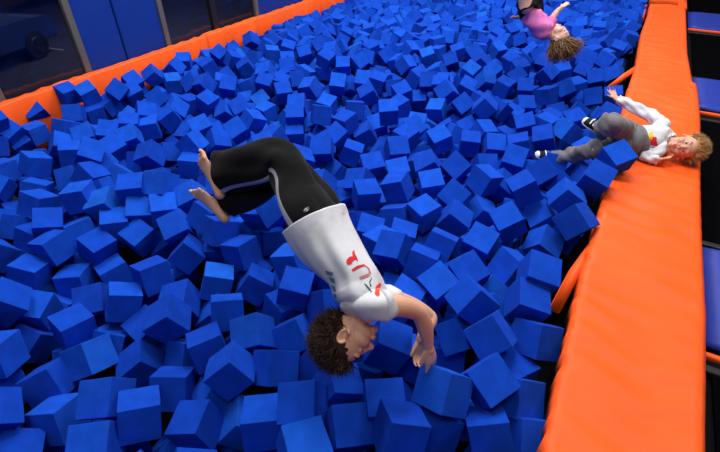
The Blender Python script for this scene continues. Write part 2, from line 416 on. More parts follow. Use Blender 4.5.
car((-18.2, 9.0, -1.7), math.radians(-75), M['car_black'], 'black parked car farther off behind the left window, beside the grey post')

# right side: trampoline beds with blue frame pads
for k, (y0, y1, lb) in enumerate(((-.6, 2.05, 'black trampoline bed at the lower right beside the pad'), (3.12, 5.42, 'black trampoline bed right of the lying boy'), (6.70, 9.06, 'black trampoline bed at the upper right between two blue pads'), (10.5, 12.6, 'black trampoline bed at the top right corner of the photo'))):
    t = thing('trampoline', (2, (y0+y1)/2, -.07), lb, 'trampoline', 'trampolines right of the pad')
    bm = bmesh.new(); box(bm, .84, 6.4, y0+.05, y1-.05, -.06, -.045); put('jump_mat', bm, M['black_mat'], t, smooth=False)
    bm = bmesh.new()
    for a in (y0, y1-.05): box(bm, .80, 6.4, a, a+.05, -.08, -.035, .01)
    put('frame_rail', bm, M['post_dark'], t, smooth=False)
for (y0, y1, yo, lb) in ((2.17, 3.07, 2.07, 'blue frame pad nearest the camera at the right border, orange stripe before it'), (5.66, 6.64, 5.49, 'blue frame pad right of the pad above the lying boy'), (9.28, 10.42, 9.10, 'farthest blue frame pad at the top right')):
    t = thing('frame_pad', (2, (y0+y1)/2, -.02), lb, 'pad', 'blue frame pads between trampolines')
    pad('padding', .80, 6.4, y0, y1, -.05, .0, '', '', M['blue_vinyl'], t, wob=.003, nx=40, rnd=.02)
    bm = bmesh.new(); box(bm, .79, 6.4, yo, yo+.035, -.04, -.005, .01); put('edge_strip', bm, M['vinyl'], t)

CUBES = [
-337,940,81,1220,2526,-735,-245,1173,124,627,2527,-1165,-1233,636,-183,-511,2782,122,-1420,512,-54,-1889,-718,804,-1218,889,-52,2343,629,-1075,-925,766,-86,2674,-1351,341,
-560,899,-31,626,1888,-759,-768,872,32,-270,2327,-1332,-1849,345,-202,-498,2724,-505,-21,1163,-10,-2021,1049,952,-92,1329,94,-660,-2623,-416,-1626,495,-65,-378,2371,-1237,
-1743,973,-53,770,-1983,369,47,1740,22,-2159,-593,962,-51,1884,107,-1349,24,484,-1982,632,-148,-351,2423,-592,-2058,444,-182,-906,2413,-454,-567,1297,90,-1603,-2382,523,
-1792,766,-239,-1172,-1059,266,-155,1589,93,-1157,-237,1625,-645,699,48,2821,-983,-309,-302,1737,122,-1925,45,1085,-1465,327,-57,-672,2307,-1378,-2189,701,-104,-2215,334,2172,
-1055,1024,-87,-2246,-198,-787,-1463,714,-153,-831,2761,-963,-1277,1127,-68,-229,2261,-1143,41,1394,-15,-2323,-643,996,-243,1110,-61,-1998,1119,1772,-2083,950,-70,906,2833,-704,
-710,1060,-47,1170,574,-2156,-43,2042,178,1115,1726,-1090,-2855,849,-122,628,-2832,442,-1447,959,-97,-929,1184,510,-1240,1467,-10,-3016,-593,394,-2063,1156,-26,-2465,443,1794,
-2579,594,1,1319,-1463,-2183,-2860,1040,-45,-148,2876,19,-1122,1268,-136,-1975,-919,-159,-1755,1596,-41,2452,-189,-1820,-857,1968,72,217,2556,-1483,-465,1057,1,-2892,-880,114,
-2566,701,-160,219,-1684,-2052,-2697,1221,-111,-1842,81,2543,-526,1875,13,-2603,653,196,-1589,1502,-167,-1899,32,883,58,2676,158,175,2159,-537,-2265,375,-9,1996,213,-1632,
-1031,1477,-53,-2106,-299,-786,-1843,141,-193,2391,-890,-311,-2489,571,-275,478,-1346,-363,131,1270,-87,-2087,98,-1235,-2691,1004,-240,1908,406,-1740,-1354,1613,40,-1643,-379,-167,
-1764,1363,-111,1294,2783,-606,-314,1670,-76,-1713,970,128,-1082,776,-244,-1708,50,1040,-330,2607,58,-214,1085,796,-2550,1442,-121,1197,-940,-1596,-1973,183,-15,2111,-407,-754,
-81,2629,-54,-1409,1717,-536,-1511,1183,-74,978,2475,-477,-2136,1486,-133,2389,655,-918,-671,2545,-4,-1460,327,589,-435,2352,17,-2708,171,211,-2291,896,-126,-2447,1070,662,
-884,2515,-8,-2875,741,26,-207,2251,-9,-2044,659,-336,-2306,1576,-37,-1313,91,2022,-1946,1632,32,-2035,175,-507,-327,2984,107,-334,1002,510,-42,2979,124,-1599,246,645,
-1149,2637,57,-140,2739,36,98,3174,211,421,1824,206,-3047,1415,70,-1539,-560,319,-616,3008,79,-602,-2785,375,-691,2017,-2,-443,1694,-200,-402,2015,47,-2517,764,368,
-1323,2471,29,-1378,-476,670,-3319,1250,14,-2020,-65,294,-11,1567,-87,859,2996,-173,-3928,1597,1,1935,-596,-2117,-1848,1138,-120,672,-1733,275,-2542,1181,-248,-524,-2186,2052,
-3036,1142,5,-2603,-1310,587,-3159,2115,39,-24,2306,-1299,-2882,1468,26,-818,2746,463,-2619,1768,110,-159,2721,-967,-1629,1841,186,-1996,673,431,-2765,1636,97,-576,-1285,-690,
-1595,922,-224,-2229,-178,-446,-2727,1406,-50,-571,-1359,-432,-648,2209,12,-1354,-856,1734,-1305,1417,-156,-482,-2929,278,-2653,1564,-22,-599,-1074,-535,-2048,787,-244,737,-2787,981,
-2416,1832,23,-2281,1053,253,-142,2977,-88,1415,2271,1110,-964,2843,17,-2542,1347,232,-1906,931,-188,60,-1496,-353,-2497,1647,5,-942,-2703,63,-1806,1921,-186,-1728,-835,938,
-880,3135,44,-2361,516,396,-558,2824,-90,-436,-1176,1892,-3291,1659,37,-1907,391,497,-3421,1793,144,-2466,-805,1027,-494,1422,-100,-1314,-1382,-1088,-516,3503,44,-2470,-68,211,
-1306,842,-235,-1160,565,926,-353,1654,-280,-604,1433,-88,-1802,1865,84,-346,1782,2423,-385,4064,19,-359,2705,676,-1201,3635,-7,-1529,279,1742,-2010,2955,1,-457,-895,-1068,
-271,3361,64,-2103,783,469,-2171,1726,8,-1463,1798,1156,-1413,3181,49,-2398,-859,281,-957,3747,-36,-126,1611,378,-751,2736,52,-2272,374,451,-230,4293,27,-1659,-197,1099,
-3005,2432,38,-1725,508,856,-748,3778,-27,-1837,-987,2293,-3671,2314,-16,-2499,896,539,-1490,2894,3,-1180,-2619,-366,-3740,2593,-38,-1609,631,1795,-2897,1254,-81,455,2673,-34,
-2956,2662,-29,-988,-168,1356,-3912,1883,-33,2711,1474,-332,-2906,2287,-72,-491,1616,378,-1718,3628,150,-1438,-2515,-334,-1687,2420,28,256,2384,-1347,-4774,2071,-119,-2173,2250,12,
-3187,1081,-130,-1950,-19,319,-3379,1095,-118,-2287,-263,-129,-1060,2431,-54,1771,604,2407,-2919,3119,-4,-1950,561,75,-915,1176,-150,-659,-817,-2879,-1881,3229,-129,-1603,-23,530,
-1008,4316,95,-1531,382,697,-2905,2886,-1,-1263,-114,2079,-4733,2684,78,-1644,-8,2226,-4948,2595,63,-1824,30,2473,-3644,2107,-24,-1581,-107,2513,-1085,3075,29,-2186,1265,-198,
-5047,2268,-24,-1224,-236,2390,-3684,2782,-5,-11,-1516,-772,-590,1795,-216,1231,-31,2592,-669,1699,-13,2890,52,-536,-3651,3274,-18,-31,-2734,-205,-1520,4396,-73,-1044,788,1306,
-1919,3554,-96,-340,-1550,-1184,-2097,3491,16,-2067,27,1942,-1457,2613,15,188,2502,-1323,-4562,2381,-9,-2140,-850,439,-1144,1689,-79,-1365,-1332,-1354,-570,5245,-23,-1535,88,-624,
-3135,815,-41,1433,-720,-1724,-2892,4075,20,-2682,-42,-411,-2076,3302,-44,-2505,453,278,-587,4223,26,-2237,1432,154,-2317,3408,81,1174,2633,-482,-1034,5135,18,-2978,234,365,
-4216,1467,-79,2074,311,2332,-1599,2538,-117,-294,1380,1082,-1494,4568,67,-1169,-185,1437,-1449,3429,35,-2963,367,191,-2501,3219,-101,-2707,1395,255,-4017,2122,-1,-2547,800,604,
1,6202,3,-1620,1316,134,-3675,3633,32,-2471,-651,477,-3616,1394,-54,1443,196,-1795,-4764,3532,-1,-1412,-59,1649,-2499,1582,-249,-1365,-72,1679,-1275,5275,2,138,-1145,-1988,
-4646,2817,-74,-1953,-264,2011,-744,1366,-414,60,-1178,-2910,-531,3206,-45,-1139,492,-2555,-2564,3328,31,-1310,692,1862,-3875,3485,68,392,-1888,-391,-4800,1876,-37,-1441,-463,2586,
-1273,4474,2,-2200,558,587,-2316,4352,-39,-1411,172,1493,-938,2264,-68,3009,431,-297,-3528,1641,-41,-1994,1062,820,-272,2082,-111,-720,-1172,-2525,-1669,1229,-240,1261,-1744,1967,
-4668,2639,-110,-1945,192,2164,-4455,3543,-33,-1227,-585,930,-1156,2206,-68,-2934,-455,351,-3338,3854,57,-1140,9,426,-3880,1257,-14,-1433,-818,2523,-4094,1931,-25,94,-1262,-1521,
-3895,2273,3,-1172,-2273,-95,-4563,2908,73,-2244,-130,1135,-2682,4314,25,-2471,-505,319,-1842,4696,-139,-1101,-299,180,-3091,3846,-1,-2519,-1088,194,-3251,2330,-80,436,1361,-2275,
-4589,3100,-28,-1425,-71,2286,-3457,3322,-95,-236,-1151,-1439,-3121,2670,56,-2685,713,433,-704,5865,1,-2527,280,830,-182,5950,0,-2363,-404,-306,-3155,3598,-145,-2011,57,2052,
-131,5249,41,-1965,-367,-198,-924,4052,-43,-390,277,-2208,-2261,323,-221,-1295,-1508,-1550,-732,3492,-81,1593,1522,2013,-3183,4853,78,-1296,274,341,-420,5374,28,-1942,1014,492,
-209,4604,4,-2472,1250,145,-2031,1648,-149,334,-1445,-1970,-1268,2916,0,-2689,-846,-178,-4221,2083,37,-2079,-116,42,-2228,1447,-300,-1501,67,1983,-1933,3047,-252,-1773,-221,1451,
-3111,3179,55,-2579,638,610,-2312,5332,5,2859,-350,-1042,-541,3817,14,-3006,-429,-521,-902,4472,31,-1462,-323,1358,-2300,4545,38,-1386,35,356,-722,4811,-29,-2436,1500,610,
-2075,2701,6,-2708,-1274,904,-3779,2960,-3,-2492,-737,1380,-1337,516,-374,-1121,-147,2781,-1913,4355,44,-926,-2709,-514,-2547,2956,-27,-2304,-289,1747,-4815,1914,-171,-1411,-207,2481,
-835,5317,-21,-2512,-286,2,-3878,2681,31,2677,-954,-881,-1851,4157,-20,-1807,158,1851,-1403,4963,1,75,-2698,-514,-4420,4090,-1,-1878,29,1775,-3844,2457,17,-2747,-1092,390,
-4163,3061,12,-2197,185,1254,-1493,6508,-2,-1360,720,6,-1530,5487,5,-2586,340,443,-4137,4442,-59,-1583,187,1537,-1962,3886,-142,-1267,251,1959,-2584,3926,-69,-2850,-125,203,
-993,2076,-18,-1550,154,-500,-554,6019,-1,-2770,-604,-329,-2652,3499,68,-2350,1386,563,-2850,5087,10,-2566,229,1003,-1511,425,-239,-1123,1338,-1367,-2122,3707,56,1320,2581,-327,
-2202,5784,3,-1318,-2635,-641,-151,6391,73,-778,-175,-1631,-4328,4431,11,-1307,-474,1314,-1788,4763,64,-380,-632,-1207,-4075,3501,33,-883,-2281,-1172,-4724,5266,-5,-48,-917,-1465,
-3870,3218,-60,204,183,3067,-2023,4992,-6,-1532,447,351,-2957,4895,9,-2575,-695,95,-797,4626,-71,-2805,-197,571,-368,6436,67,931,-201,1667,-4756,3858,-5,-1337,437,1071,
-1459,3605,49,-2707,350,860,-786,6067,57,199,1175,2538,-1904,5857,-30,-159,-933,-1246,-3664,5088,-4,-1237,277,1949,-3239,1847,-55,710,-2433,983,-429,4372,8,-496,-2986,-9,
-4508,4401,50,-2590,118,647,-4739,3235,26,-2664,96,1021,-382,2624,-158,-124,-89,-1919,-353,6122,6,335,1310,2820,34,2790,-32,-1610,361,12,-4084,4924,-8,-1143,-2736,143,
-2671,5470,26,-2304,257,992,-2463,4513,34,-2437,-303,213,-2450,5752,60,1100,1299,-1973,-3596,3860,-30,1247,-1218,1842,-958,5453,36,-2214,845,266,-1956,1817,-102,228,2741,-241,
-1159,3978,-97,1385,133,-2034,-3420,3984,126,-2179,1461,229,-3173,4166,31,-906,-1826,2345,-2633,4488,-57,-153,-920,-1611,-1481,5712,60,-316,-916,1555,-183,3490,-51,-1279,-621,1804,
-3307,2115,-69,77,1416,-2525,-1129,5829,74,1812,-1004,1871,-4777,4042,22,-2593,-932,206,-67,7121,49,164,433,-1705,-991,5651,75,109,396,-2386,-3431,1885,-26,-549,1301,1582,
-340,5539,10,857,-1699,-1887,-1338,7163,-9,31,-783,-1476,-3300,3729,-100,-624,-2664,-806,35,7658,78,243,188,1838,-3349,2704,-68,-1737,509,-2118,-3427,4404,62,-1793,-1397,1897,
-1890,6067,30,1569,2652,594,-3089,1573,12,2109,296,-1356,-588,6439,16,-2038,1241,-41,-1293,5600,11,-2302,598,466,-2834,1156,-275,417,2521,-801,-196,1880,-53,-451,1003,1755,
-1239,3256,-89,-403,-370,1645,-1124,4257,-142,1925,-1398,1730,-1487,6828,41,832,574,-1782,-1616,4734,67,-2116,1753,224,-161,1309,-205,-2130,-1531,-1563,-1645,5966,74,1049,-710,-2323,
-4595,1618,-13,1729,112,-1633,-2143,5985,1,-955,1210,-1380,-506,2453,-131,47,-1851,1900,-1715,1625,-239,-669,1966,-188,-3558,5295,74,-1070,-179,2083,-2895,5493,66,-1753,165,2021,
-2846,5935,72,1628,410,1866,-3227,3985,35,-2894,-527,402,-3233,4881,-81,-1306,-282,498,59,5444,7,-2842,-234,-358,-3844,4970,74,488,92,1956,-2646,801,-298,744,-2508,1177,
-3168,4366,34,-1011,-846,1679,-242,7198,76,-799,-1317,-2057,-360,2985,-137,292,-82,1826,-4220,4739,-53,94,1634,-2247,-2480,5448,-25,-991,-1110,-1920,-1316,2384,-156,980,1668,-2474,
-4798,1792,109,-1559,62,2670,-2861,5274,26,-189,-825,-2072,-228,5427,-116,-1982,1355,-1809,-2234,6182,67,1627,-782,1995,-2187,6448,73,95,-835,-2722,-818,2527,-238,289,576,-1551,
-1140,730,-415,-869,954,2844,-496,1212,-219,-1453,34,-2295,-379,1883,-249,-309,302,1734,-758,4224,-139,-1843,433,2405,-2478,2752,12,-2770,971,95,-1505,7203,77,1034,1739,2246,
40,3626,-53,-417,-333,-2775,-1363,3555,-146,668,-166,-2280,-1584,3188,-81,1075,-278,-1797,-3083,1400,-147,-400,-976,1891,-643,8115,78,-432,-1017,-1659,-1062,3774,-211,735,1109,-1853,
-22,4144,-54,-290,-290,2507,-4252,5037,33,-1468,1624,1681,-2601,6105,76,1007,980,-1866,-1778,236,-418,1694,777,1883,25,8254,77,594,1069,-1847,-3739,1240,-223,1077,866,-1531,
-1003,412,-48,2421,1092,-685,-410,7996,78,-13,463,-2962,-4304,5321,10,270,-1205,2367,-2102,4558,10,-1853,-781,-2287,-3362,5501,24,-1398,-452,-2640,-405,4866,-61,-1984,-1319,1638,
-4073,5705,70,22,1184,-1849,-3586,1084,-138,419,-1194,1778,-422,4533,-1,-451,-2902,61,55,4847,24,-2511,-95,475,-2183,1229,-204,-1119,1565,-2114,-2686,6697,70,-424,-1830,1939,
-1987,7217,55,-406,958,1472,-2155,625,-279,-361,1227,-2317,-222,3243,-130,-543,-403,-2803,-3778,5277,36,1733,-1423,-1484,-216,5037,-76,-705,-645,-2921,27,8807,67,1262,366,1848,
-174,4470,-205,-35,-1378,-2038,-3501,3691,-130,-1676,-46,-1881,-1461,1661,-239,-1729,726,-1914,-2798,3545,-118,1095,43,2686,-3367,6376,49,571,-1923,-2370,-293,3958,-138,1161,-230,2180,
-332,7528,79,-520,157,2785,-3906,5901,68,1419,-1087,-2406,-684,7866,9,881,-672,1880,-2479,6668,72,1497,-1249,-1546,-2321,3427,-153,-1396,1140,2221,-2317,7073,43,-1758,-980,1838,
-751,3000,-112,392,1446,-2001,-206,7709,59,1196,-1085,2362,-3051,5985,73,1040,59,-1925,-3281,3935,-225,-1058,559,-1676,-1976,6633,27,2066,-891,-2044,-1623,3769,-64,-1681,289,-2516,
-3568,5960,66,527,362,1945,-3022,5346,18,1065,281,-1828,-1586,5130,-29,188,726,2077,-1704,6616,22,-662,-319,-1868,-2940,7180,71,787,768,2197,-4169,4090,-82,-740,-426,2911,
-2491,7936,73,166,-693,-1516,-1802,8199,36,-519,-741,2183,-334,6823,43,1751,-930,1888,-3305,5188,70,207,-577,1889,-2889,8037,60,966,359,-1926,-2546,2143,-98,867,1243,-2532,
-1011,6427,62,498,842,2052,-3927,3778,-25,219,-1613,-1691,-1177,4726,-33,731,-1210,-1287,-3605,6329,76,-1164,1336,1497,-1418,3816,-102,445,1308,-1910,-1654,7042,44,-434,-1814,-2421,
-1960,8013,79,-393,768,-2727,-2680,5696,37,-740,-538,-2506,-789,9102,71,892,-196,1763,-2021,6884,45,1239,922,-1466,-2986,850,-395,-709,-510,-1870,-2110,3111,-55,-1504,396,1224,
-4001,2984,-306,498,-1372,-2630,-903,6269,71,1358,745,2571,-4163,6131,49,810,-712,2771,-2158,7171,47,9,139,-1659,-2585,3487,-149,714,-1005,-2571,-1024,8612,67,-1115,548,1990,
-3694,6775,67,-475,615,1717,-3184,5043,31,-1406,92,-2356,-1924,5412,-35,-372,1278,-1557,-2428,6244,33,444,464,-2487,-3326,1499,-148,150,-1032,1861,-920,3293,-100,-551,-879,1804,
-4130,1721,-128,51,515,-1500,-3646,4682,29,-215,492,-2400,-4005,6600,52,-1235,-992,-1547,-1583,4009,-96,-1034,878,1623,-2296,3222,-146,-916,-1082,1989,-1789,1857,-369,312,485,2571,
-3996,1553,-222,-153,-423,-2757,-2761,6160,68,-1815,291,2006,-3169,6702,61,990,-1641,-2193,-1802,7339,47,961,-775,2095,-578,2005,-213,492,645,2199,-1244,2742,-159,188,-228,2064,
-481,6638,43,-946,-279,2047,-2531,7316,73,1915,1114,1682,-969,4447,-143,-991,-837,2028,-3442,6149,36,850,529,-1869,-998,8065,49,227,100,2781,-1096,3132,-249,-1782,29,2088,
-537,4127,-150,534,-665,-2116,-402,3594,-99,-1731,580,-1861,-2815,4388,-147,298,-1313,1474,-4806,4470,-56,364,-1709,1864,-3930,6087,23,-1101,422,-1727,-3160,5740,36,-223,-816,1743,
-4147,5522,37,402,-524,1958,-2467,3567,-83,-265,-1091,-1231,-997,2134,-225,1097,-960,1836,-2681,8068,51,-321,-738,-2949,-3506,5771,13,-432,-979,-2424,-3570,7306,52,-1400,634,-2617,
-597,9365,55,713,1032,2313,-3581,2743,-249,-191,1170,1228,-4085,6335,68,845,-2069,-2190,-2329,5667,-85,952,545,2267,-3113,2806,-61,-481,1379,1116,-431,9127,71,-289,-1048,-2367,
-4015,5255,70,-1278,1764,-2235,-3011,6924,37,354,907,-1779,-342,3014,-400,-237,1222,2805,-1570,7800,51,-6,-1150,-2288,-385,7073,37,-1163,-13,2117,-4707,4828,-58,137,-1186,-1885,
-2869,6648,16,-1646,391,-2081,-521,7699,15,419,-1232,-2797,-2337,748,-298,-905,-1204,1754,-1839,5117,26,131,1668,-1905,-1997,7467,76,109,-365,2173,-2441,6022,11,476,-812,-2593,
-1960,508,-362,-1974,-604,2096,-2551,8441,73,-615,1124,-2416,-3895,7568,60,-944,1020,1843,-2700,7249,55,1895,1085,-1786,-1845,7010,5,-2031,639,2014,-2112,8855,66,1662,-1054,-1870,
-1692,2049,-327,1048,-862,-2438,-3413,4995,-133,-59,-1237,1853,-1661,3485,-154,-163,1260,2250,-616,5293,-252,-202,-537,2610,-2923,1369,-303,-391,-757,3021,-1550,4218,-212,251,678,2219,
-263,8214,43,-1530,1237,-1409,40,9773,38,-271,-1119,1322,-2749,4649,-307,-272,1416,-2008,-1288,4095,-130,97,1587,-1693,-1872,1467,-320,-664,-1080,-1345,-2418,1009,-339,870,-1638,-1735,
-3510,7478,67,-41,807,-2894,-3,7032,-156,-296,1453,2452,-1032,6063,35,-1031,-667,1626,-2112,3397,-242,1932,-1528,-1639,-2979,7557,73,-1551,-640,-1799,-2771,4136,-125,-613,-360,1805,
-3299,6001,30,-1360,1363,1495,-2249,1741,-221,-1716,-78,2217,-1740,5956,-160,-1468,1107,-1918,-1474,1527,-386,333,-837,2404,-4354,1631,-183,-658,-686,1515,-1334,4441,-237,597,1110,-2114,
-3261,2315,-327,-116,343,2899,-2336,6355,71,-862,62,1903,-4827,6031,-56,-45,70,2045,-218,9204,44,-1848,-737,2188,-3937,7083,64,-681,-46,-2332,-4611,4095,-114,1150,996,1615,
-1887,6281,38,-579,-135,2107,-36,7363,12,-23,1092,1593,-3178,6425,58,575,-1,-2544,-1728,491,-385,-1264,521,-2411,-2141,1113,-402,-584,-536,-1559,-194,8414,38,1641,471,-1922,
-2128,2932,-230,667,-327,-2596,-768,5483,-150,1319,-1031,2287,-1887,909,-401,-1408,1144,2049,-3842,6278,22,-577,-1832,2096,-3390,8221,55,715,479,1985,-1388,4745,-144,-495,790,1696,
-1698,6357,11,-570,1829,-2124,-2301,4207,-232,727,-235,-2257,-4214,1844,-253,878,-736,2073,-2820,5531,-145,869,-1168,2303,-837,2704,-136,501,488,-2080,-1434,1157,-326,1735,-114,2612,
-1052,9529,25,1621,-466,1829,-3781,5738,35,-639,-1605,-1647,-443,8176,76,-1521,860,-2546,-3574,6980,10,-204,1037,1659,-2207,4434,-204,-571,1346,-2620,-2757,7043,50,-162,1462,1915,
-2431,4992,-97,1705,-962,1747,-1963,1235,-325,1657,-262,1976,-781,7239,73,975,586,-1722,-2309,7803,42,-716,1345,-1545,-511,7469,11,-1843,-447,-2498,-3197,6929,58,1169,203,2885,
-678,6623,53,108,-639,-2943,-320,8985,50,1369,-999,1958,-4655,6087,-48,-853,1395,-2175,-3599,8152,74,88,-1069,-2766,-1924,8770,65,-1839,-679,2160,-3299,7328,49,1056,240,2576,
-46,9054,65,-533,163,-2526,-1756,4979,-217,-1574,-560,-1961,-474,1514,-315,-265,1666,-1874,-2919,5704,18,-1430,620,2556,-3641,5504,46,-1337,846,-1609,-4348,5549,13,-686,1364,-1588,
-4735,4276,-89,2122,-282,2169,-155,8759,13,1111,625,-1616,-909,5797,-109,343,222,-1747,21,9295,45,635,-293,1606,-3200,908,-227,-17,782,-2798,-4137,3248,-121,471,1329,-2277,
-4479,4686,-56,-725,-538,1839,-2421,4764,5,127,-844,-2611,-3033,1122,-234,-1483,-1142,2195,-678,8783,58,-1887,-681,-1998,-3807,6486,46,-167,968,1382,-4695,6866,-42,-914,-1502,-2023,
-567,7195,5,723,799,-2421,-4455,4732,-281,-974,64,-2692,-3039,2044,-129,-1627,-1612,1881,-4046,7268,67,-1208,-819,-1710,-3319,7554,68,-1263,-1805,2018,-2213,6662,30,-2097,746,1993,
-157,6682,24,313,293,1979,-4029,6794,50,184,-917,1610,-2295,8510,33,-1575,-660,2088,-4675,6649,-70,-592,-1847,-2443,-969,5483,-237,1215,884,1847,-4485,1628,-396,-640,-1650,-2425,
-357,8541,65,1151,-921,1741,-815,8070,11,1256,1174,1374,-863,8281,18,-718,779,1913,-2307,8772,69,741,-1293,-1842,-4487,4903,-90,-259,-1146,2489,-2716,544,-140,1987,509,-1260,
-862,7757,6,-1221,1094,-2506,-2124,162,-387,-1753,789,1735,-3851,7277,51,-529,1723,-2501,-718,8539,40,1839,-1574,-1661,-84,7907,61,-1347,-1540,1551,-3394,7049,25,-1467,-229,-1843,
-2696,3144,-95,1086,-1314,2018,-175,2633,-268,-1583,1429,-1472,-1283,3828,-294,-1253,-385,-2369,-3089,7364,60,-933,306,-1688,-897,8800,7,307,654,-1473,-791,1848,-155,478,-232,1694,
-4045,7545,66,-446,382,-2845,-4877,6712,-78,-255,766,3001,-3416,1386,-328,-1468,-63,-2596,-3758,8035,62,1498,722,2002,-3920,1123,-422,-708,-215,-2111,-3360,4198,2,-659,658,-1489,
-541,6819,7,686,1103,-2071,-2187,8067,73,-1346,-76,-2631,-1647,4914,24,-1242,757,1745,-2083,2162,-88,1666,746,2022,39,3803,-274,97,-1032,-2390,-1579,4858,-245,-289,653,-2885,
-459,2149,-78,-1233,-1,1746,-4855,1871,-346,-765,178,-2722,-554,877,-228,-1209,1198,1262,-1843,1635,-408,-83,1765,-2495,-3145,7955,52,1015,-361,-2744,-2130,1960,-170,-1067,-89,2139,
-3,3816,-66,150,-1681,2051,-2454,4369,-198,-763,-602,-2493,12,5080,-107,-1528,1612,1820,-1832,7616,12,96,-1520,-2250,-1152,1144,-295,1015,-1080,2693,-390,9918,62,1636,-464,2019,
-2497,7037,37,1462,894,2528,-576,3679,-158,1017,-66,-1718,-2142,7901,38,113,-445,1844,-1266,1621,-306,642,688,1538,-4643,7212,-53,1525,480,2262,-4758,2956,-218,1,-594,-1863,
-4720,5572,-83,1867,-2,2429,-4872,6482,-90,-219,941,2434,-385,9340,78,653,-1281,2720,-185,6893,2,790,-1790,-1823,-1493,7544,13,-158,1114,-2293,-2406,5193,-210,-1776,24,2011,
-3582,2928,-142,1145,377,1768,-1689,6870,-28,-577,-1135,1424,-3846,1701,-327,-1653,-1094,-1987,41,8253,-241,1564,713,2120,-3755,7713,63,-1832,-1024,-1719,-3051,6573,2,-948,-1501,1513,
-54,4406,-67,-364,593,2435,-3299,8421,40,-1490,1722,1861,-1012,8440,7,1531,1612,1741,-3111,5530,13,624,-4,-2641,-1711,8404,64,-1789,-1274,1906,-4491,1866,-253,-1832,-49,-2306,
-3304,5094,-292,-1094,-1539,1656,-2260,7377,65,-1181,-1276,1623,-2148,8608,12,1856,1568,1571,-3577,2033,-219,629,1365,1747,-3348,2981,-129,636,-685,1666,-4223,6819,14,229,-804,2886,
-2809,2968,-175,229,677,-1782,-2707,1961,-86,-332,1002,-2527,-378,2816,-329,1042,-1452,-1558,-2006,3568,-330,-380,339,-1801,-4369,3254,-108,-203,-150,2662,-904,6067,-151,-1206,-992,1996,
-3905,2686,-180,648,558,-2222,-4481,7924,-37,263,-1332,1817,-970,4972,-159,99,-168,-2050,-1396,5048,-320,-897,-662,1574,-655,6976,48,-342,-494,-1748,-1859,6494,9,-103,-268,-2114,
-3250,3391,-98,342,-1420,-1779,-212,3730,-27,-83,1689,-2563,-1158,5064,-157,-684,1010,2013,-279,9509,63,-67,1448,1540,-1927,8612,13,-1476,-407,2499,54,10313,66,361,299,-1747,
-118,1720,-246,-1725,638,-1912,-2357,6854,12,-223,142,-1842,-3856,5032,-133,-153,-1174,-1966,-869,664,-305,-145,473,-2267,-4879,3719,-132,192,-649,1883,-699,3277,-217,607,343,-2241,
-2760,8551,48,84,-1398,-1923,-4826,3315,-137,1575,-1319,1610,-3175,737,-324,1457,-1285,1725,-152,9906,30,-488,404,1798,-744,2149,-187,-628,844,-1476,-4775,5797,-92,963,1764,-2330,
-4084,2657,-78,-635,1283,1855,-586,2657,-241,213,1381,-2408,-3059,8167,28,-641,-423,1809,-1912,7793,22,-815,1267,-2710,-3772,5457,-134,1507,1317,-2348,-610,3502,-302,53,-655,1950,
-2468,4023,-235,-1484,445,-2412,-2649,8254,61,-1173,1279,1433,-2132,3668,-160,24,-1003,1969,-4477,3832,-97,-1376,-1704,-1932,-1151,1367,-313,1184,107,2236,-3896,5543,2,-79,1,2579,
-4443,4396,-182,-82,451,3056,-2604,5266,-143,-1511,1041,-1743,-4867,5039,-104,927,964,2273,-1443,2869,-176,849,1319,1704,-2390,7616,11,460,-175,-1997,-2766,508,-379,225,1170,2903,
-4516,7491,-31,-258,1129,-1247,-530,8406,60,514,-1386,2235,-2059,5263,-68,853,975,2530,-2512,8639,37,516,761,1472,-2872,8251,49,-534,816,-1927,-3641,1486,-292,-208,-1201,-1764,
-3570,6126,-165,1236,-1108,-1421,-2816,3773,-85,-1291,-1342,1703,-3320,7876,18,1244,44,2533,-1201,6136,15,799,941,2568,-99,10170,50,1817,1369,-1686,-2143,7587,22,150,-1291,-1329,
-891,9309,21,1408,1506,-1880,-4644,3120,-219,-476,-10,2647,-2852,7386,44,-56,1231,-1404,-3581,6513,26,-1154,1039,2201,-4575,5824,-53,-2141,205,2216,-491,9635,52,-672,-1289,2292,
-507,8891,21,-900,1072,-1276,-1061,2661,-153,633,246,-2117,-3100,2925,-238,-717,-1320,-2035,-1236,6403,-32,207,249,2565,-4118,6992,52,-710,-216,1816,-1132,4774,-244,-167,657,1551,
-717,9753,9,398,1279,2617,-166,9681,27,-392,573,2685,14,1177,-249,-1342,1490,-1741,-1821,3388,-324,-1785,-62,-2210,-390,8719,43,819,255,-2718,-4849,3099,-97,1444,1890,1915,
-2268,4805,-267,375,51,-2967,-1661,822,-400,1147,-1054,2278,-4072,1316,-149,-1271,917,2237,-3572,2536,-427,-1792,1500,1611,-2033,4249,-141,1463,1260,-1806,-4278,2772,-142,-1480,-456,2507,
-3611,3198,-243,-765,-1133,-1882,-1403,3119,-156,47,28,-1881,-4534,7727,-54,196,-788,-2746,-3699,4493,-94,591,1135,2109,-2520,5648,-149,-575,198,-1716,-2447,8269,9,1225,617,-1619,
-2114,4053,-240,-1571,748,-1807,-4473,3621,-219,156,-1031,-2160,-4285,5941,4,1580,1350,-1730,-3039,6235,30,666,1175,1815,-2300,4571,-241,-842,-142,2198,-4801,6233,-78,-1098,533,-2173,
-420,5733,-306,1185,1140,-1303,-2189,3236,-346,1705,263,-1914,-20,7772,-89,303,-1199,-2239,-3373,6799,22,-529,-1263,1902,-1827,4740,-320,-30,836,-2665,-4874,7824,-122,-147,-1127,2878,
-3123,8755,76,308,430,1723,-24,3307,-50,403,-371,-2482,-172,2031,-327,-739,131,-2210,-4013,2872,-91,-722,1070,1594,-500,5600,-135,1343,610,-2053,-1437,2805,-419,-1690,-1446,-1821,
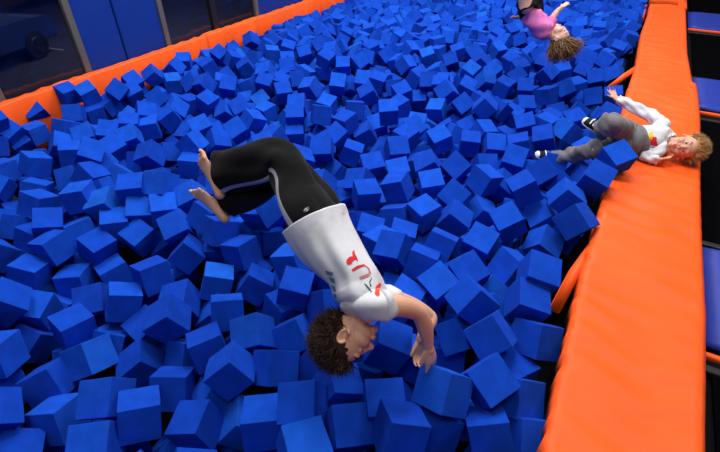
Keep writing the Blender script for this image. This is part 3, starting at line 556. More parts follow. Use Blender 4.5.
-4022,8159,27,-292,-1784,-2535,-3523,7700,46,-80,-1049,-2401,-3755,3453,-119,-1382,1651,-2045,-1395,6138,-130,-1151,-624,2144,-4352,6663,-9,-963,-1259,-2353,-1909,4087,-343,-275,-1739,-1886,
-389,3204,-255,-1278,-444,-2579,-3710,7439,2,-1146,-288,-2063,-1179,5949,-112,1131,1221,1741,-3708,7138,2,-1506,1386,-2060,-4324,7038,17,-429,-989,-2764,-3919,4560,-72,-2019,1070,-1949,
-2608,6283,45,1972,-58,2046,-4770,8231,-46,526,-97,-2820,-4378,6168,-12,-13,-971,-2347,-4712,7793,-57,1808,722,2020,-2661,5895,-17,-1856,-407,-2217,-3860,3286,-244,-1645,-1058,-1756,
-4322,3002,-153,-700,-64,-2778,-660,5928,-225,-166,122,1643,-1090,9814,18,-743,-1680,1734,-451,4296,-244,-986,615,-2257,-3685,4318,33,111,-451,-2670,-4534,2869,-258,536,155,-1614,
-2515,8896,22,-220,-1516,-2550,-4048,4491,-242,-139,794,2381,-3409,3971,-100,1764,1466,-1799,-1886,6135,-147,361,-1538,-2050,-1080,3503,-202,-480,149,1604,-4504,6967,-31,-273,-224,-2342,
-978,6463,-218,-793,825,2647,-3431,4567,-244,-1385,-1407,1494,-3302,6594,26,-209,1664,-1677,-2853,6315,40,-1826,236,2082,-1762,3718,-247,-69,-819,-1603,-769,6213,-271,573,-1164,-1492,
-2043,3868,-384,583,-378,1753,-4634,4534,-97,-1199,-553,2782,-2278,6628,-129,-125,96,1990,-2444,3305,-250,-253,-733,2253,-356,5276,-240,1070,-965,-2646,-545,2683,-429,-640,-3,2907,
-3835,6896,8,733,-389,2127,-146,6698,-243,-793,-484,-1625,-2736,5688,-240,718,1331,-2086,-13,7552,-239,-447,-220,-2523,-3002,4744,-407,1017,713,-1543,-2662,7666,22,-1300,1210,2285,
-1427,1784,-69,-1090,-251,1878,-3786,3977,-136,-1340,996,-1986,-3157,7132,19,472,369,2490,-26,8469,26,-1191,797,1659,-2561,6505,1,567,857,1875,-3915,3597,-151,-409,342,2067,
-850,9607,14,-1263,635,1965,-2982,4265,-308,-1278,-903,-2406,-1207,2555,-244,-870,-440,1860,-2786,7818,6,-826,-1170,1959,-3070,3975,-151,1888,1380,-1921,-1037,4143,-234,749,818,2169,
-3340,5782,-397,-1054,1533,2510,-972,10133,13,-198,262,-2142,-1062,5358,-77,497,1671,-1817,-2548,3756,-173,-1561,-425,2421,-3849,2712,-388,-1298,-11,-2006,-1627,7977,27,80,74,2266,
-1142,6579,-52,-1557,-1526,-2092,-3532,4561,10,1496,-1478,-2268,-1172,2937,-303,1665,468,2021,-2971,3549,-305,-44,885,2795,-3311,8924,-3,-1437,1335,1639,-1297,6860,-127,192,322,3058,
-1629,4493,-312,298,1989,2100,-3575,4152,75,72,1396,-1955,-541,5073,-244,-1107,-1052,1588,-192,3442,-241,-1412,1184,1682,-3925,5354,-29,-246,-386,-2353,-4600,6380,-68,-705,-11,2696,
-1867,2591,-105,-990,-524,1579,-4196,2288,-104,1847,153,-1956,-3960,7783,52,-708,-948,1529,-3041,4918,-159,20,-1324,-1848,-199,6019,-352,-561,-794,2441,-612,10113,65,-230,-1614,-2233,
-675,6410,-264,-341,378,2728,-238,6290,-96,-1443,287,-2390,-69,8151,11,-1122,-544,1702,-409,4643,-193,513,-41,2685,-4228,8193,17,282,-451,2000,-1411,5216,-145,647,955,-2472,
-130,7101,-407,257,293,-1909,-1196,7299,-96,-443,-886,2274,-3058,3349,-247,641,-1387,-1873,-4563,3412,-171,-15,956,1881,-2936,2320,-324,-875,-811,-1433,-3692,3795,-219,-1093,542,-1727,
-3165,2564,-118,1469,-786,-2009,187,3453,262,-1004,-2606,-601,-4857,7170,-100,1065,1062,2531,-779,9965,33,222,478,1855,-1409,2567,-243,-940,1080,1726,-1573,8233,77,856,-1231,-1648,
-1698,6139,4,102,62,-2463,-4892,5489,-301,100,157,-1786,-873,3506,-216,258,-737,-2146,-3022,5475,-226,1723,884,-2001,23,9960,23,1177,477,1853,-3895,3801,-242,-1235,1317,-1850,
-1015,2597,-429,183,-1149,1351,-1740,2118,-39,1264,1452,2314,-790,7524,3,1099,1289,-2489,-3901,2264,-328,313,-1222,-1690,-2282,2645,-295,-975,-1219,2022,-1344,6628,-155,1161,-39,2289,
-474,2133,-352,-1103,608,-2621,-314,4859,-275,487,-603,2754,-3223,3733,-322,2065,-867,2158,-3165,4603,-230,1101,416,-2154,-4606,3699,-100,-281,-729,-2057,-702,6251,-38,1135,18,-2524,
-4143,5202,-137,1901,-659,-2282,-762,1167,-274,211,-1104,-1401,23,9629,-2,1230,659,1745,-3299,5745,-95,770,-1332,1615,-1220,3455,-319,381,610,-2598,-4323,3711,-42,1152,-1149,2483,
-395,7280,10,-1069,-1818,2070,-846,6813,29,464,761,-1593,-2552,5101,-323,710,1066,-1758,-2776,690,-250,938,-2615,1074,-4281,6407,14,-42,768,2756,-1663,7427,3,593,-462,-2645,
-2055,1693,-425,-1206,-816,1901,42,8812,-301,139,-1337,-2310,-3503,7938,2,671,-857,-2928,-3839,5260,-238,-1015,-954,-1717,-223,5674,-241,1304,-1000,1971,-1798,4256,-234,10,-981,1339,
-543,6103,-223,304,-1167,-1814,-4608,8377,-83,-617,1161,1975,-1421,7403,-119,661,682,-2273,-4859,6959,-85,200,-138,-1747,-1098,7874,31,-1065,979,2102,-4221,7770,12,-239,1666,-2419,
-615,9084,6,-585,-488,-2714,-699,1595,-216,-828,-36,-2842,-4016,4133,-208,525,1703,1763,-1626,4730,-383,1797,1561,1739,-2284,3980,-95,594,1026,-1347,-4262,2519,-174,140,1506,-1753,
-1754,4031,-242,-344,1503,1694,-74,3994,-237,1121,-344,-1870,-1149,9062,55,-1076,-352,1788,-3667,6138,13,-448,-146,1928,-4847,5436,-72,-696,-105,2705,-2884,1857,-27,723,-5,-1668,
-2750,1641,-314,91,1429,2761,-2728,3455,-430,466,-441,-3010,-3070,4367,-153,-389,-41,2511,-2851,8751,37,589,-1150,-2336,-1473,5903,-30,1261,536,1740,-2355,8063,2,-1404,-1559,-1766,
-4678,7616,-95,-168,-1304,-1946,-604,9969,-3,-1149,1094,1379,-1655,2858,-390,148,-1332,2213,-1990,4999,-323,-856,-846,1529,-2986,8517,19,-42,391,1651,-2354,1273,-411,1171,-1623,-2343,
-4347,5180,-78,453,618,2634,-573,4655,-131,-560,-166,-1709,-394,7828,1,1738,486,-1951,-653,4461,-216,-313,707,2848,-2124,5234,-274,1950,1646,1811,-2134,4972,-174,559,644,-1968,
-581,6594,-139,1182,-271,-2744,-3354,5344,-288,492,-297,1770,-3700,5861,-98,749,733,-2208,-1650,1067,-415,-1486,267,2575,-794,5111,-146,1245,180,2247,-537,4857,-197,777,1003,1559,
-1239,4129,-343,894,783,1511,-2574,4222,-320,-1397,1478,1998,-850,3802,-291,609,-741,-2843,-158,6305,-311,-146,-680,-2851,-919,3117,-244,-12,269,-2198,-851,2302,-316,-596,1345,1382,
-4094,5904,-72,1116,22,-2328,-4048,3154,-214,-1229,476,-1697,-2495,4831,-248,1623,1114,-1912,-3627,5211,-325,-1389,-92,1869,-119,3254,-395,652,1459,-1564,-190,2320,-225,581,838,2918,
-121,5274,-246,-1999,-923,2125,-2136,4743,-97,-497,867,2655,-2017,8392,2,773,-733,1927,-1549,2742,-206,-870,204,1780,-1255,283,-124,148,1046,1529,-1400,938,-385,-1424,-1270,-1868,
-4424,1814,-465,82,491,2669,-3489,4380,-245,175,-483,-2840,-280,10278,18,-389,666,-1606,-324,10099,19,781,58,1875,-1054,6937,40,-37,1102,-1202,-2023,6377,-97,1108,-1114,2174,
-314,2542,-401,195,487,-1665,-558,1254,-425,97,-1215,-1573,-2051,9145,47,-408,1446,-2587,-4675,7993,-105,-938,748,2714,-2157,8244,9,-1061,1163,-1517,-1414,4055,-427,-1869,-561,2204,
-2637,2634,-80,724,1001,1845,-737,3957,-156,118,995,2167,-3048,5164,-304,-1325,-17,2203,-4046,5442,-286,43,-483,2976,-4100,1660,-389,1720,1107,2122,-949,1660,-74,-674,936,-1776,
-3749,939,-321,-1285,374,1811,-4720,8573,-54,-1404,1235,2454,-2348,3018,-218,-1838,-802,2328,-4270,1945,-430,-359,566,-2292,-4863,3927,-159,-1229,-639,-2665,-782,1988,-311,1356,-1487,1775,
-1172,8162,37,-857,526,-2828,-4435,4177,-205,219,-406,1813,-4614,5428,-113,1046,-1401,1683,-2608,7489,34,-1140,-1602,1774,-2042,5971,-243,611,1175,2346,-2925,5316,-255,23,-1471,-2111,
-1196,5288,-226,-473,1339,1968,-2236,6276,-153,-1099,-57,1713,-4875,2768,-193,759,1532,1533,-3555,8479,24,852,-202,-2643,-2198,5498,-158,-1209,-451,2531,-2829,4787,-158,-65,-96,-2324,
-2805,9012,62,853,-1583,-1811,-718,6733,-86,443,-1325,2190,-3692,8337,74,36,942,2102,-3535,5254,-147,191,758,1702,-257,4201,-249,-998,-445,-2146,-1865,8967,44,1672,39,2252,
-4753,2274,-236,-1217,300,-2293,-2850,6882,-11,295,-1154,-1352,-1347,5444,-122,1418,-1165,2256,-3486,5906,-179,-966,-1058,1863,-2689,6080,-327,1121,-134,1805,-2289,5895,-236,-403,-1718,-1979,
-2570,5836,-234,-295,2033,2077,24,8545,-385,308,-1477,2087,-3810,2514,-309,-138,-1647,-2090,-421,3377,-157,-1659,-518,-2318,-4219,3584,-203,617,-1561,2300,-4388,8123,-46,652,363,-2505,
-2044,4663,-312,1159,-602,-2002,-3503,1258,-178,436,748,-1983,-2351,9029,67,-1502,-1334,2078,-3787,3522,-322,746,-284,2837,-3477,5690,-225,1631,410,-1973,-3963,6263,-155,-887,316,2700,
-3610,3466,-385,-36,-1375,-2770,-4404,8385,-18,-218,-1062,-2820,-114,7520,-56,-665,1199,1730,-3681,6404,-192,-945,298,-2858,-4271,5680,-289,1034,478,2418,-2941,8930,8,-1094,-1282,-2343,
-3395,8634,25,1056,984,2517,-2149,5746,-240,124,439,1981,-296,3685,-305,1516,-1654,-1995,-2015,4488,-179,-2062,1232,1842,-49,7915,-233,232,-1213,-2796,-995,3339,-344,711,795,-2406,
-2637,4882,-93,-198,1593,-1836,-1753,7876,-101,-1882,1363,2104,-3150,8959,27,-501,822,1964,-1500,7701,-361,-510,1625,2385,-3377,2118,-276,-1448,103,2231,-307,870,-121,1432,-1442,1450,
-1527,6746,-127,167,-1024,2752,-1593,5632,-128,760,48,-1797,-2711,9294,55,40,-1105,-2381,-4062,1353,-402,-1419,852,1888,-311,4513,-358,630,1272,2714,-330,5943,-207,-1418,1133,-2369,
-4664,1759,-314,-755,-1531,-1896,-2951,5731,-241,-202,-1265,2665,-588,6880,-227,1511,-434,1885,-988,9019,-23,-1336,2,2631,-1056,6215,-139,-148,795,1473,-1545,1894,-279,1131,-1480,-1771,
-1329,5431,-388,-454,-861,-1995,-3245,5494,-158,-2076,-803,-2072,-1938,2046,-263,521,703,2252,-1836,2830,-322,1751,346,-2552,-1111,8785,59,-634,1533,-2436,-4718,2738,-357,-280,149,-2073,
-3625,4945,-211,-624,581,-2077,-3363,2617,-246,-1367,-786,2652,-953,4636,-248,446,-1851,-2310,-2613,5719,-418,-522,485,2005,-3382,3132,-321,-944,1349,-1470,-594,3068,-270,-1550,1017,1994,
-469,3976,-302,-253,686,-2679,-2081,6401,-356,163,-612,2804,-799,6438,-88,258,-1105,-2295,-4639,4747,-248,794,-339,1642,-4853,2501,-191,1278,-1424,-2225,-4866,8076,-131,253,1310,-2084,
-4344,7293,-59,-387,211,-2381,-2558,4658,-151,-1633,-770,-1800,-2829,997,-421,-555,-1328,-1867,-4659,1504,-426,-1676,-966,-2129,-4568,5090,-211,-913,968,2320,-3504,1586,-405,808,1028,-1908,
-1815,2669,-410,992,-843,-1572,-2084,9347,74,-1007,-688,2586,-4321,5182,-283,2032,966,-1919,-1237,6107,-253,1345,-558,-2292,-2558,1855,-231,-738,3,-2672,-4280,4622,-425,-729,983,-2826,
-1746,7506,-393,1737,-735,2214,-12,3149,-231,1114,-635,2291,-3618,9209,33,285,855,2764,-2753,5172,-230,-905,44,-2045,-4217,4951,-195,-1562,299,1926,-698,10257,11,-101,935,1814,
-1091,6831,-160,1608,1523,-1984,-4225,7450,-29,249,-369,2891,-872,883,-243,1150,-1716,-2227,-1593,2569,-401,1980,-84,2418,-2752,4371,-404,163,281,2564,31,9529,-158,-430,-849,2906,
-1972,8173,-96,1326,184,-2072,-3499,6376,-87,761,1627,-1663,-1495,2023,-44,649,19,2972,-4873,8403,-47,102,896,-2751,-3806,1487,-150,-228,-847,-1995,-3937,1879,-212,-1526,-1416,-1558,
-1396,3208,-413,-805,-60,-1977,-855,4860,-386,-1075,-1166,-1228,-3391,4242,-248,468,-376,-2732,-3594,9340,-127,-473,-838,2295,-2278,2036,-92,891,884,-2028,-1323,5699,-157,1059,1030,2669,
-4834,3556,-333,-210,683,1577,-2062,2685,-198,-1496,1148,2018,-2547,9121,22,2025,1398,-1555,-727,4825,-234,100,-1423,-1794,-2827,3294,-227,783,-827,-2488,-2442,6103,-225,-839,408,2624,
-2953,4558,-236,307,-276,-2102,-4448,2046,-307,1827,393,2343,-389,6727,-184,211,-491,1772,-286,6574,-98,970,-1172,2147,-932,6586,12,-473,-1298,-1944,-3852,4824,-191,-587,-1446,2616,
-2417,5453,-316,-372,-1835,2467,-3078,3143,-158,542,-486,-1953,-4773,5258,-262,-809,807,2155,-1757,3163,-400,-1113,492,2497,-1577,96,-387,-689,-743,-2589,-3337,4367,-402,110,-1221,2571,
-559,700,-398,1397,-1631,2289,-2326,2435,-410,612,-958,1904,-1107,2116,-429,-860,241,2782,-3477,1874,-424,-497,60,-3009,-963,3634,-425,-435,50,-1590,-2345,4408,-400,-1612,-1333,-1695,
-16,11879,-415,403,-956,-2350,-2029,2955,-408,-1409,-1058,-2082,38,3544,-410,-525,490,1722,-2827,-177,-380,961,1160,-1454,-1556,317,-420,85,1260,-1871,-3148,1396,-382,993,1549,-1589,
-2917,-99,-131,-474,873,1700,-3691,1891,-103,1173,294,1960,-1313,-290,-125,1542,-19,-2072,-2165,6860,-151,-254,833,-1349,-1568,-21,-133,850,901,-1497,-3694,5638,-159,-290,547,-1803,
-1886,-119,-140,-1820,1049,-2251,-1768,-313,-153,-140,-304,2302,-4882,4196,-262,-182,-2088,-2298,-4381,5417,-174,428,228,2849,-4387,5855,-225,471,-664,1624,-3966,1036,-147,-1047,1521,2069,
-3057,253,-142,1312,-1814,-1882,-3542,568,-123,-521,-826,-1458,-2465,-344,-156,-584,185,2059,-356,5773,-83,171,-1349,2366,-4555,1532,-202,-113,436,-1737,-890,-231,-97,340,-1848,-2048,
-3759,370,-76,-79,202,-2658,-4555,2178,-200,323,-1198,1592,-2543,186,-93,1781,-682,-2114,-2277,2483,-91,-787,512,2819,-262,628,-97,607,-805,1546,-35,307,-73,-931,-1838,2302,
-1236,1903,-32,44,190,-1767,-3287,4509,-94,-445,1139,2894,-2411,2319,-70,-1040,718,1986,6,11914,-85,-491,-1102,2733,-1597,-479,-149,355,1318,-1472,-3450,2297,-134,764,1252,-2497,
-2618,2378,-114,-632,238,1793,-1165,57,-152,-2199,-691,2100,-1094,5604,-156,523,335,-1747,-3103,609,-141,550,897,-2866,-2021,-481,-154,-1189,-793,2329,-2855,390,-119,-602,1006,1539,
-2567,-82,-144,-1614,452,-2294,-1884,2341,-61,-1623,1106,1727,-721,1410,-77,-822,-116,1636,-4497,6524,-110,-33,101,-2107,-1295,9864,-14,619,1257,-1521,-212,10438,-24,1286,-965,-1602,
-1776,11783,-33,-1884,-220,-2162,-2639,9669,34,-896,-68,-3004,-4874,1300,-100,954,-988,1461,-34,720,5,1243,-1076,-1949,-3854,10151,4,707,1466,-1778,-2146,10860,33,28,553,2821,
-2210,11248,35,-2122,-121,-2175,-386,291,-142,-306,-530,-2634,-3371,744,-153,-299,790,-2158,-3607,854,-123,489,1712,2542,37,10889,-133,-617,-133,-2840,25,10404,-145,573,-1129,1684,
-3160,5197,-129,-1707,-1117,2292,-1546,7654,-145,-928,-1705,2270,-3687,4775,-125,-546,-2168,-2186,-667,17,-159,457,975,2846,-4848,9606,-101,1314,-208,2022,-1914,9410,0,631,52,1969,
-3654,9745,29,67,1547,2387,-256,11943,1,951,506,2863,-3366,10528,43,-100,102,2792,-3161,10257,2,4,1056,2208,-1562,8863,77,-526,617,2396,-4588,9995,-86,837,181,-1797,
-1896,11389,64,46,-1740,2127,-2148,9543,39,96,67,-2927,-4867,8700,-90,164,-146,-2634,-898,270,78,1553,1458,2056,-1315,11697,58,-444,-869,-2890,15,11484,39,332,-1563,2341,
-3243,10062,8,683,632,2654,-3956,9962,31,-1141,1435,2197,-626,-105,68,-688,-200,2305,-452,11357,72,296,1331,1932,-2299,10277,14,1913,1220,-2172,-4884,9252,-117,112,1268,2684,
-2968,9688,76,1098,-1310,-1824,-3733,10773,33,-418,1419,-2373,-3755,10562,45,1205,776,-1600,-1391,12353,3,1456,1169,1748,-2654,10995,70,-383,749,1776,-4245,10384,10,-511,-1484,-1543,
-3783,631,53,1498,-1843,-2051,-4596,10529,-89,-87,-1416,-1846,-539,11961,73,1006,-451,1915,-429,44,-159,-956,-1203,-2498,-1416,2201,-137,-1970,1588,-1599,-2921,1638,-151,-1124,-925,-1836,
-4295,3898,-196,-148,1090,1493,-3676,4301,-145,-1287,1078,1401,-9,9167,-146,205,-1817,1953,-4460,2449,-244,343,-258,-3041,-2273,2803,-145,-159,835,-1343,-843,511,-148,1343,1072,2028,
11,987,-158,253,-743,1922,-4856,11086,-77,-75,1767,2112,-1453,8144,18,822,592,2630,-3322,9548,69,771,-717,2090,-4058,661,9,-714,-546,-2255,-2331,11942,34,-11,349,-2658,
-763,11383,51,1168,694,2365,-4206,9148,49,-991,1142,1410,-1213,9618,15,807,-496,-2004,-654,164,76,1069,-1080,-2031,-979,11871,14,1012,-1494,-1554,-746,-289,56,-845,496,2461,
-3180,631,68,676,-364,-2190,-3760,8490,69,-992,-702,-2095,-3676,11124,56,1043,-864,-1503,-1920,10092,17,-1257,588,-2047,-1030,7242,54,874,635,2386,-3441,3479,-229,273,159,-1765,
-3894,2107,-159,-1551,-1444,-2249,-88,3641,-245,16,-1101,-2251,-1690,5342,-123,-1671,388,2463,-1356,9283,-89,9,371,2348,-777,211,-144,-1311,684,1610,-233,4771,-129,-666,176,-1739,
-2089,139,-153,-25,-1328,2025,-488,469,-150,-940,203,1657,-674,716,-130,-114,293,-2671,-2332,106,-139,1206,853,1802,2,10657,-148,929,925,-1870,-1816,9905,50,1205,-623,1857,
-1952,11771,64,-878,-269,2208,-1527,11333,69,1556,-1496,2087,-714,10653,69,432,1775,2126,-3557,10657,19,935,437,-2175,-4827,7470,-118,-462,-41,2233,-989,10620,74,-304,1075,-1808,
-4039,10905,71,969,-286,2025,-4826,4687,-79,-737,-909,2310,-2320,-264,23,-963,-1052,-2499,-336,11544,50,-339,-655,1815,-4819,1651,-66,-1047,-1020,-1774,-2707,10235,31,840,-1271,-1646,
-3590,712,43,770,576,1835,-1979,11169,24,1063,-470,2680,-1071,6,47,-1237,1972,-2041,-3886,9709,70,-1609,793,2443,-216,784,44,-173,-1318,1457,-2378,-16,22,-775,460,-2191,
-1600,10280,73,378,-130,1712,-4723,10849,-47,-437,10,2868,-264,11077,21,-329,-1369,2166,-254,12394,8,-234,426,2139,-2648,11391,53,-1092,812,-2479,-2790,11947,71,-1053,-1582,-1868,
-4329,11203,17,-1943,301,2206,-4863,1493,-94,-259,1577,2035,-3287,10931,8,-199,143,-1705,-1726,2232,-200,356,1635,2473,-28,531,-243,1205,634,2375,-2288,3805,-208,-1399,1142,-1734,
-2483,2569,-239,2023,1298,-1750,-4702,3350,-351,-578,-664,-2618,-41,4206,-244,-933,784,1683,-2233,-246,-221,-110,1565,2449,-1713,6508,-190,-588,-682,-1804,-2595,366,-245,-637,1199,-1817,
-2614,2990,-235,1018,701,2295,-3925,10422,72,-293,1189,1219,-1816,10751,50,-1246,478,2430,-3474,10394,21,479,-1129,-2080,-1172,11334,52,-1224,1814,2119,-2763,10544,66,35,-1226,-1700,
-2564,411,59,762,-905,1848,-1513,10703,50,-1809,-1280,-2154,-4396,1420,-40,-1776,-270,-2486,-1459,9774,40,-158,1288,2059,-887,12326,67,1168,-658,2058,-4157,996,-11,-1480,-1257,1795,
-1068,-401,46,1082,1057,-1686,-2453,9298,63,484,431,-1568,-3862,11211,50,505,-1551,1951,-1877,12219,20,183,1791,2101,-3457,9388,71,743,1416,-1622,-87,9464,2,1917,92,2422,
-2094,2378,-237,172,1404,-2717,25,10168,-230,1817,1572,1910,-395,6361,-239,1484,-1637,-1703,-1219,7118,-219,6,1169,-2622,-4125,3773,-226,-81,-950,-1572,-1643,3302,-238,1257,897,1875,
13,4628,-178,1062,-1029,-1510,37,12276,27,-688,1131,2182,-671,11160,34,1782,-720,2246,-1042,-209,58,868,2000,-2104,27,136,48,-1304,-88,1879,-2191,9844,79,-905,69,-2286,
-2554,10054,61,-277,-371,1584,-2818,10799,68,-1395,1005,-1631,-4508,8635,-63,-1889,-128,-2454,-1774,11121,36,-1438,-605,-2347,-4818,8892,-106,-352,-74,1609,-3085,314,63,-1636,-339,-2574,
-4735,10081,-66,-1026,-904,-1492,-1922,-431,65,155,-498,-1855,-2771,362,55,-2178,1156,-1866,-2205,11720,46,142,-1490,-1756,-1095,7438,75,-741,1231,2557,-789,410,10,-1272,-820,2469,
-2413,10646,41,-353,-254,2976,-2692,11632,41,-808,-1174,1706,-1108,11108,31,-20,343,-1983,-2737,130,20,155,-1965,-2336,-1606,8675,27,542,-953,-1875,-4526,1065,-84,62,218,-2343,
-825,7062,22,-781,979,1533,-2081,10221,9,-156,-772,1521,-3377,10194,29,139,885,2778,-1278,8569,12,372,-1012,-2619,-636,10470,33,-651,1568,1623,-3191,10485,73,246,69,2609,
-3360,461,-191,-661,1503,2577,-1823,5520,-205,1181,2033,-2079,-1120,271,-242,1124,543,2872,-2713,2778,-179,89,798,1678,-1347,7593,-191,1311,888,-1782,-3591,4113,-243,796,1056,1941,
-1480,5947,-224,1427,-1927,1952,-2822,2533,-182,533,1189,1768,-1525,11817,19,-1156,1225,-1596,-1671,11975,69,-447,-1091,-1602,-3500,11095,20,-520,-1847,-2210,-1295,10790,6,1792,-970,2031,
-2876,9808,78,-23,-279,2704,-3376,846,71,-1016,-65,2539,-2299,9465,9,-883,-1213,-1235,-4704,11029,-40,1269,646,-1629,-4274,7951,-37,-910,83,1671,-4888,10099,-110,-136,1261,2769,
-1915,10576,39,166,66,1957,-1704,-142,36,-1363,-767,-1796,-701,12055,8,-1663,213,1932,-3153,9791,48,8,212,1705,-2228,108,57,-434,291,-1813,-1884,11590,51,311,1400,-1757,
-3818,10973,28,-184,1041,-1875,-1382,-92,-212,-2,1494,-2513,-2407,2045,-236,-751,-800,-2488,-876,-26,-226,1390,-773,1698,-1866,7152,-249,525,803,-1406,-4400,3233,-313,-1513,-914,-1835,
-1459,185,-213,-1340,190,2350,-3610,2440,-247,1510,-1346,-1866,-3629,428,-242,386,1012,-1667,-1572,2984,-238,924,-2014,-2121,8,919,25,1250,1670,1930,-1430,-418,32,-1662,877,-2170,
-2922,7,39,-1189,1097,-2099,-98,12091,51,-58,-241,-1664,-1328,8861,33,-1583,-448,2365,-4412,10457,-14,-729,1656,2119,-4265,10962,-38,207,136,-2337,-3523,429,28,-452,549,2630,
-493,41,47,-1054,-1134,-1343,-4026,9095,49,-2194,1248,-1859,-3814,9180,80,64,-107,-1841,-853,11583,8,-988,-210,1788,-1678,10575,60,186,-1717,2168,-3142,9299,15,1381,1097,1519,
-563,11472,0,824,-1403,-2090,-1150,186,60,-1148,-1011,-1815,-1230,9332,71,2014,-222,2137,-675,12346,18,184,-1233,-2142,-1782,9273,30,-256,-1555,-1824,-3735,9986,38,68,-258,-2808,
-4794,1114,-100,-13,747,2228,-3790,856,71,-733,542,-2471,-13,10969,70,-32,1004,2801,-1703,9593,56,-145,961,1665,-59,10540,43,-150,1874,-2464,-1420,10260,12,-246,1133,1853,
-1629,9033,38,-93,1362,-2322,-2606,10663,38,-849,685,2870,-1106,11626,45,-1211,95,1852,-3244,11503,26,1532,894,1802,-2844,10036,17,-1252,384,-1695,-2880,11057,41,1230,-1393,-1447,
-3841,4349,-236,1100,966,1474,-4873,4511,-336,291,-261,1682,-1071,1913,-238,86,-1434,-2692,-676,5709,-227,-1225,712,-1625,-107,784,-222,-181,1590,1903,-1302,2072,-240,946,1500,2095,
-4261,4751,-257,688,-246,-2982,-3579,1712,-220,-1040,-1216,-2409,-2953,3869,-247,-1969,-1415,1487,-156,10761,68,412,-422,-2562,-467,11143,76,890,-186,2536,-1202,10300,48,1272,912,2019,
-2793,9480,19,932,1333,2304,-1422,108,11,-160,758,-2761,-3388,535,28,323,-1137,-1815,-3579,10136,58,954,-277,-2354,-479,12338,58,684,144,-1696,-3082,10976,62,575,-503,-1736,
-2175,10475,71,-341,1203,1209,-1211,10020,68,1594,354,-2076,-1799,10255,6,777,262,2810,-4263,5742,-26,550,1860,2468,-4761,9404,-100,1199,-465,-2240,-4136,10052,17,-124,257,-2186,
-410,12121,23,708,-647,2547,-1558,11551,41,-31,-1241,-2258,-2358,9740,52,1305,170,1887,-2937,10429,6,492,1557,-2222,-902,7391,51,1758,-769,-2452,-3111,497,-302,-138,1037,2400,
-1577,3901,-292,1556,-925,-2032,-4473,1302,-416,1756,-1081,-1993,-2716,3950,-245,-829,-304,-2045,-3309,182,-161,-726,-437,-2929,-4150,1148,-255,-532,-1799,-2296,-1545,3681,-325,128,-722,2439,
40,11364,-232,-199,-898,-1851,-437,624,-228,558,-1186,1930,-2914,1841,-247,391,-2055,-2307,-28,8643,-155,919,-740,1550,-2513,2794,-176,-742,-1329,-2133,-194,328,-194,892,-957,2658,
-4605,4579,-340,221,-768,1948,-4065,9759,26,-596,-307,-1809,-2224,-424,66,523,-1724,-1774,-4360,9757,-9,314,301,1564,-4501,8826,-75,-463,-1951,2045,-4072,876,61,-1106,-1211,1836,
-4699,9075,-59,1105,778,-1837,-1729,-401,23,-1497,-525,2314,-3784,8719,66,1377,298,1760,-4468,8996,-58,277,-1035,-1865,-12,508,51,1130,-1547,1987,-4393,9928,-53,460,-1286,1805,
-639,10875,51,25,-779,2026,-493,11747,74,124,1539,1541,-4048,11265,66,-450,-1821,1962,-3895,8312,62,-854,-1429,-1488,-300,1055,-269,-432,1346,2430,-3605,2220,-321,-762,-4,2412,
-1888,2423,-302,533,1441,2249,-1655,-169,-291,228,-512,-2383,-1944,-288,-326,1095,-46,-2053,-1941,5333,-284,634,-227,-1869,-3744,634,-242,-1111,1030,-1782,-4109,8482,66,459,193,2267,
-3843,8983,44,-1335,-1668,-2170,-4490,11230,-16,-1261,991,-1740,-3399,9954,60,-568,1460,-2190,-170,154,80,-1300,-412,-1733,-2225,10699,29,1684,-997,-2207,-3764,10342,71,165,-1565,2053,
-1893,-66,79,624,726,-1659,-1411,10052,1,158,1597,2446,-3028,10112,57,-1112,1027,2090,-3246,11821,69,526,-1049,2354,-4411,10197,-5,998,-749,-2623,-369,10500,38,131,-1763,-2339,
-1347,8284,28,-1798,253,1991,-3248,11203,42,251,567,-1822,-4375,1183,-11,1916,636,2361,-4066,8744,56,-830,-660,2956,-4098,10626,10,-122,1136,2253,-3609,8951,11,-500,-1055,-2203,
-493,10287,75,978,1182,1466,-1586,6674,-278,773,433,-1926,-891,255,-299,109,-12,2323,-557,5498,-327,-2032,-1308,-1802,25,3387,-327,-1335,-268,2107,-94,4995,-270,776,-391,2364,
-3743,3040,-270,1893,1386,-1790,-640,561,-306,-413,-1213,2226,-3434,912,-301,-724,-808,-2042,-2625,2231,-316,-183,1106,-1149,-292,1428,-257,-948,430,-2534,-1055,2348,-267,-394,467,-2853,
-4108,2555,-326,-234,867,-2696,-3910,831,-323,1234,-1211,2230,-4762,10614,-54,2093,-1504,1680,-1282,11487,21,-261,-474,-2743,-2236,11058,45,-276,1068,-1632,-309,395,16,-1044,1809,-2139,
-3291,315,70,1466,-384,1781,-1240,-489,58,21,1745,-2503,-1881,11975,18,-1793,-182,-2060,-1418,10945,28,729,89,-2006,-4083,1226,32,-1184,1113,1931,-498,607,31,-400,603,-2209,
-2485,9533,56,535,-1908,-2024,-1532,-231,28,1305,-966,1583,-1515,9416,61,-1777,436,-1970,-3303,10766,68,543,304,2983,-2000,9739,60,-913,-199,2811,-4516,10937,-44,-164,625,-1930,
-2977,9134,62,-410,-1081,-1729,-4649,940,-50,1026,1215,2608,-3514,10845,16,-790,816,-2223,-911,12085,43,-1521,468,2655,-2162,2122,-328,-160,1030,2112,-1071,23,-325,2031,164,2388,
-951,1445,-322,-1514,782,1924,-1092,474,-329,700,1358,-2325,-2631,5459,-250,1497,231,-2024,-1446,3341,-260,1068,-639,1774,-2412,2253,-316,-1231,-435,-1777,-1468,2351,-322,355,-89,1966,
-2083,4310,-320,1317,-367,1937,-2773,312,-330,-364,-1108,2889,-764,4103,-323,1618,-1262,-2341,-4284,3416,-328,1337,-372,2229,-423,2264,-243,-1892,499,-2034,-3328,4769,-312,-727,-1264,2298,
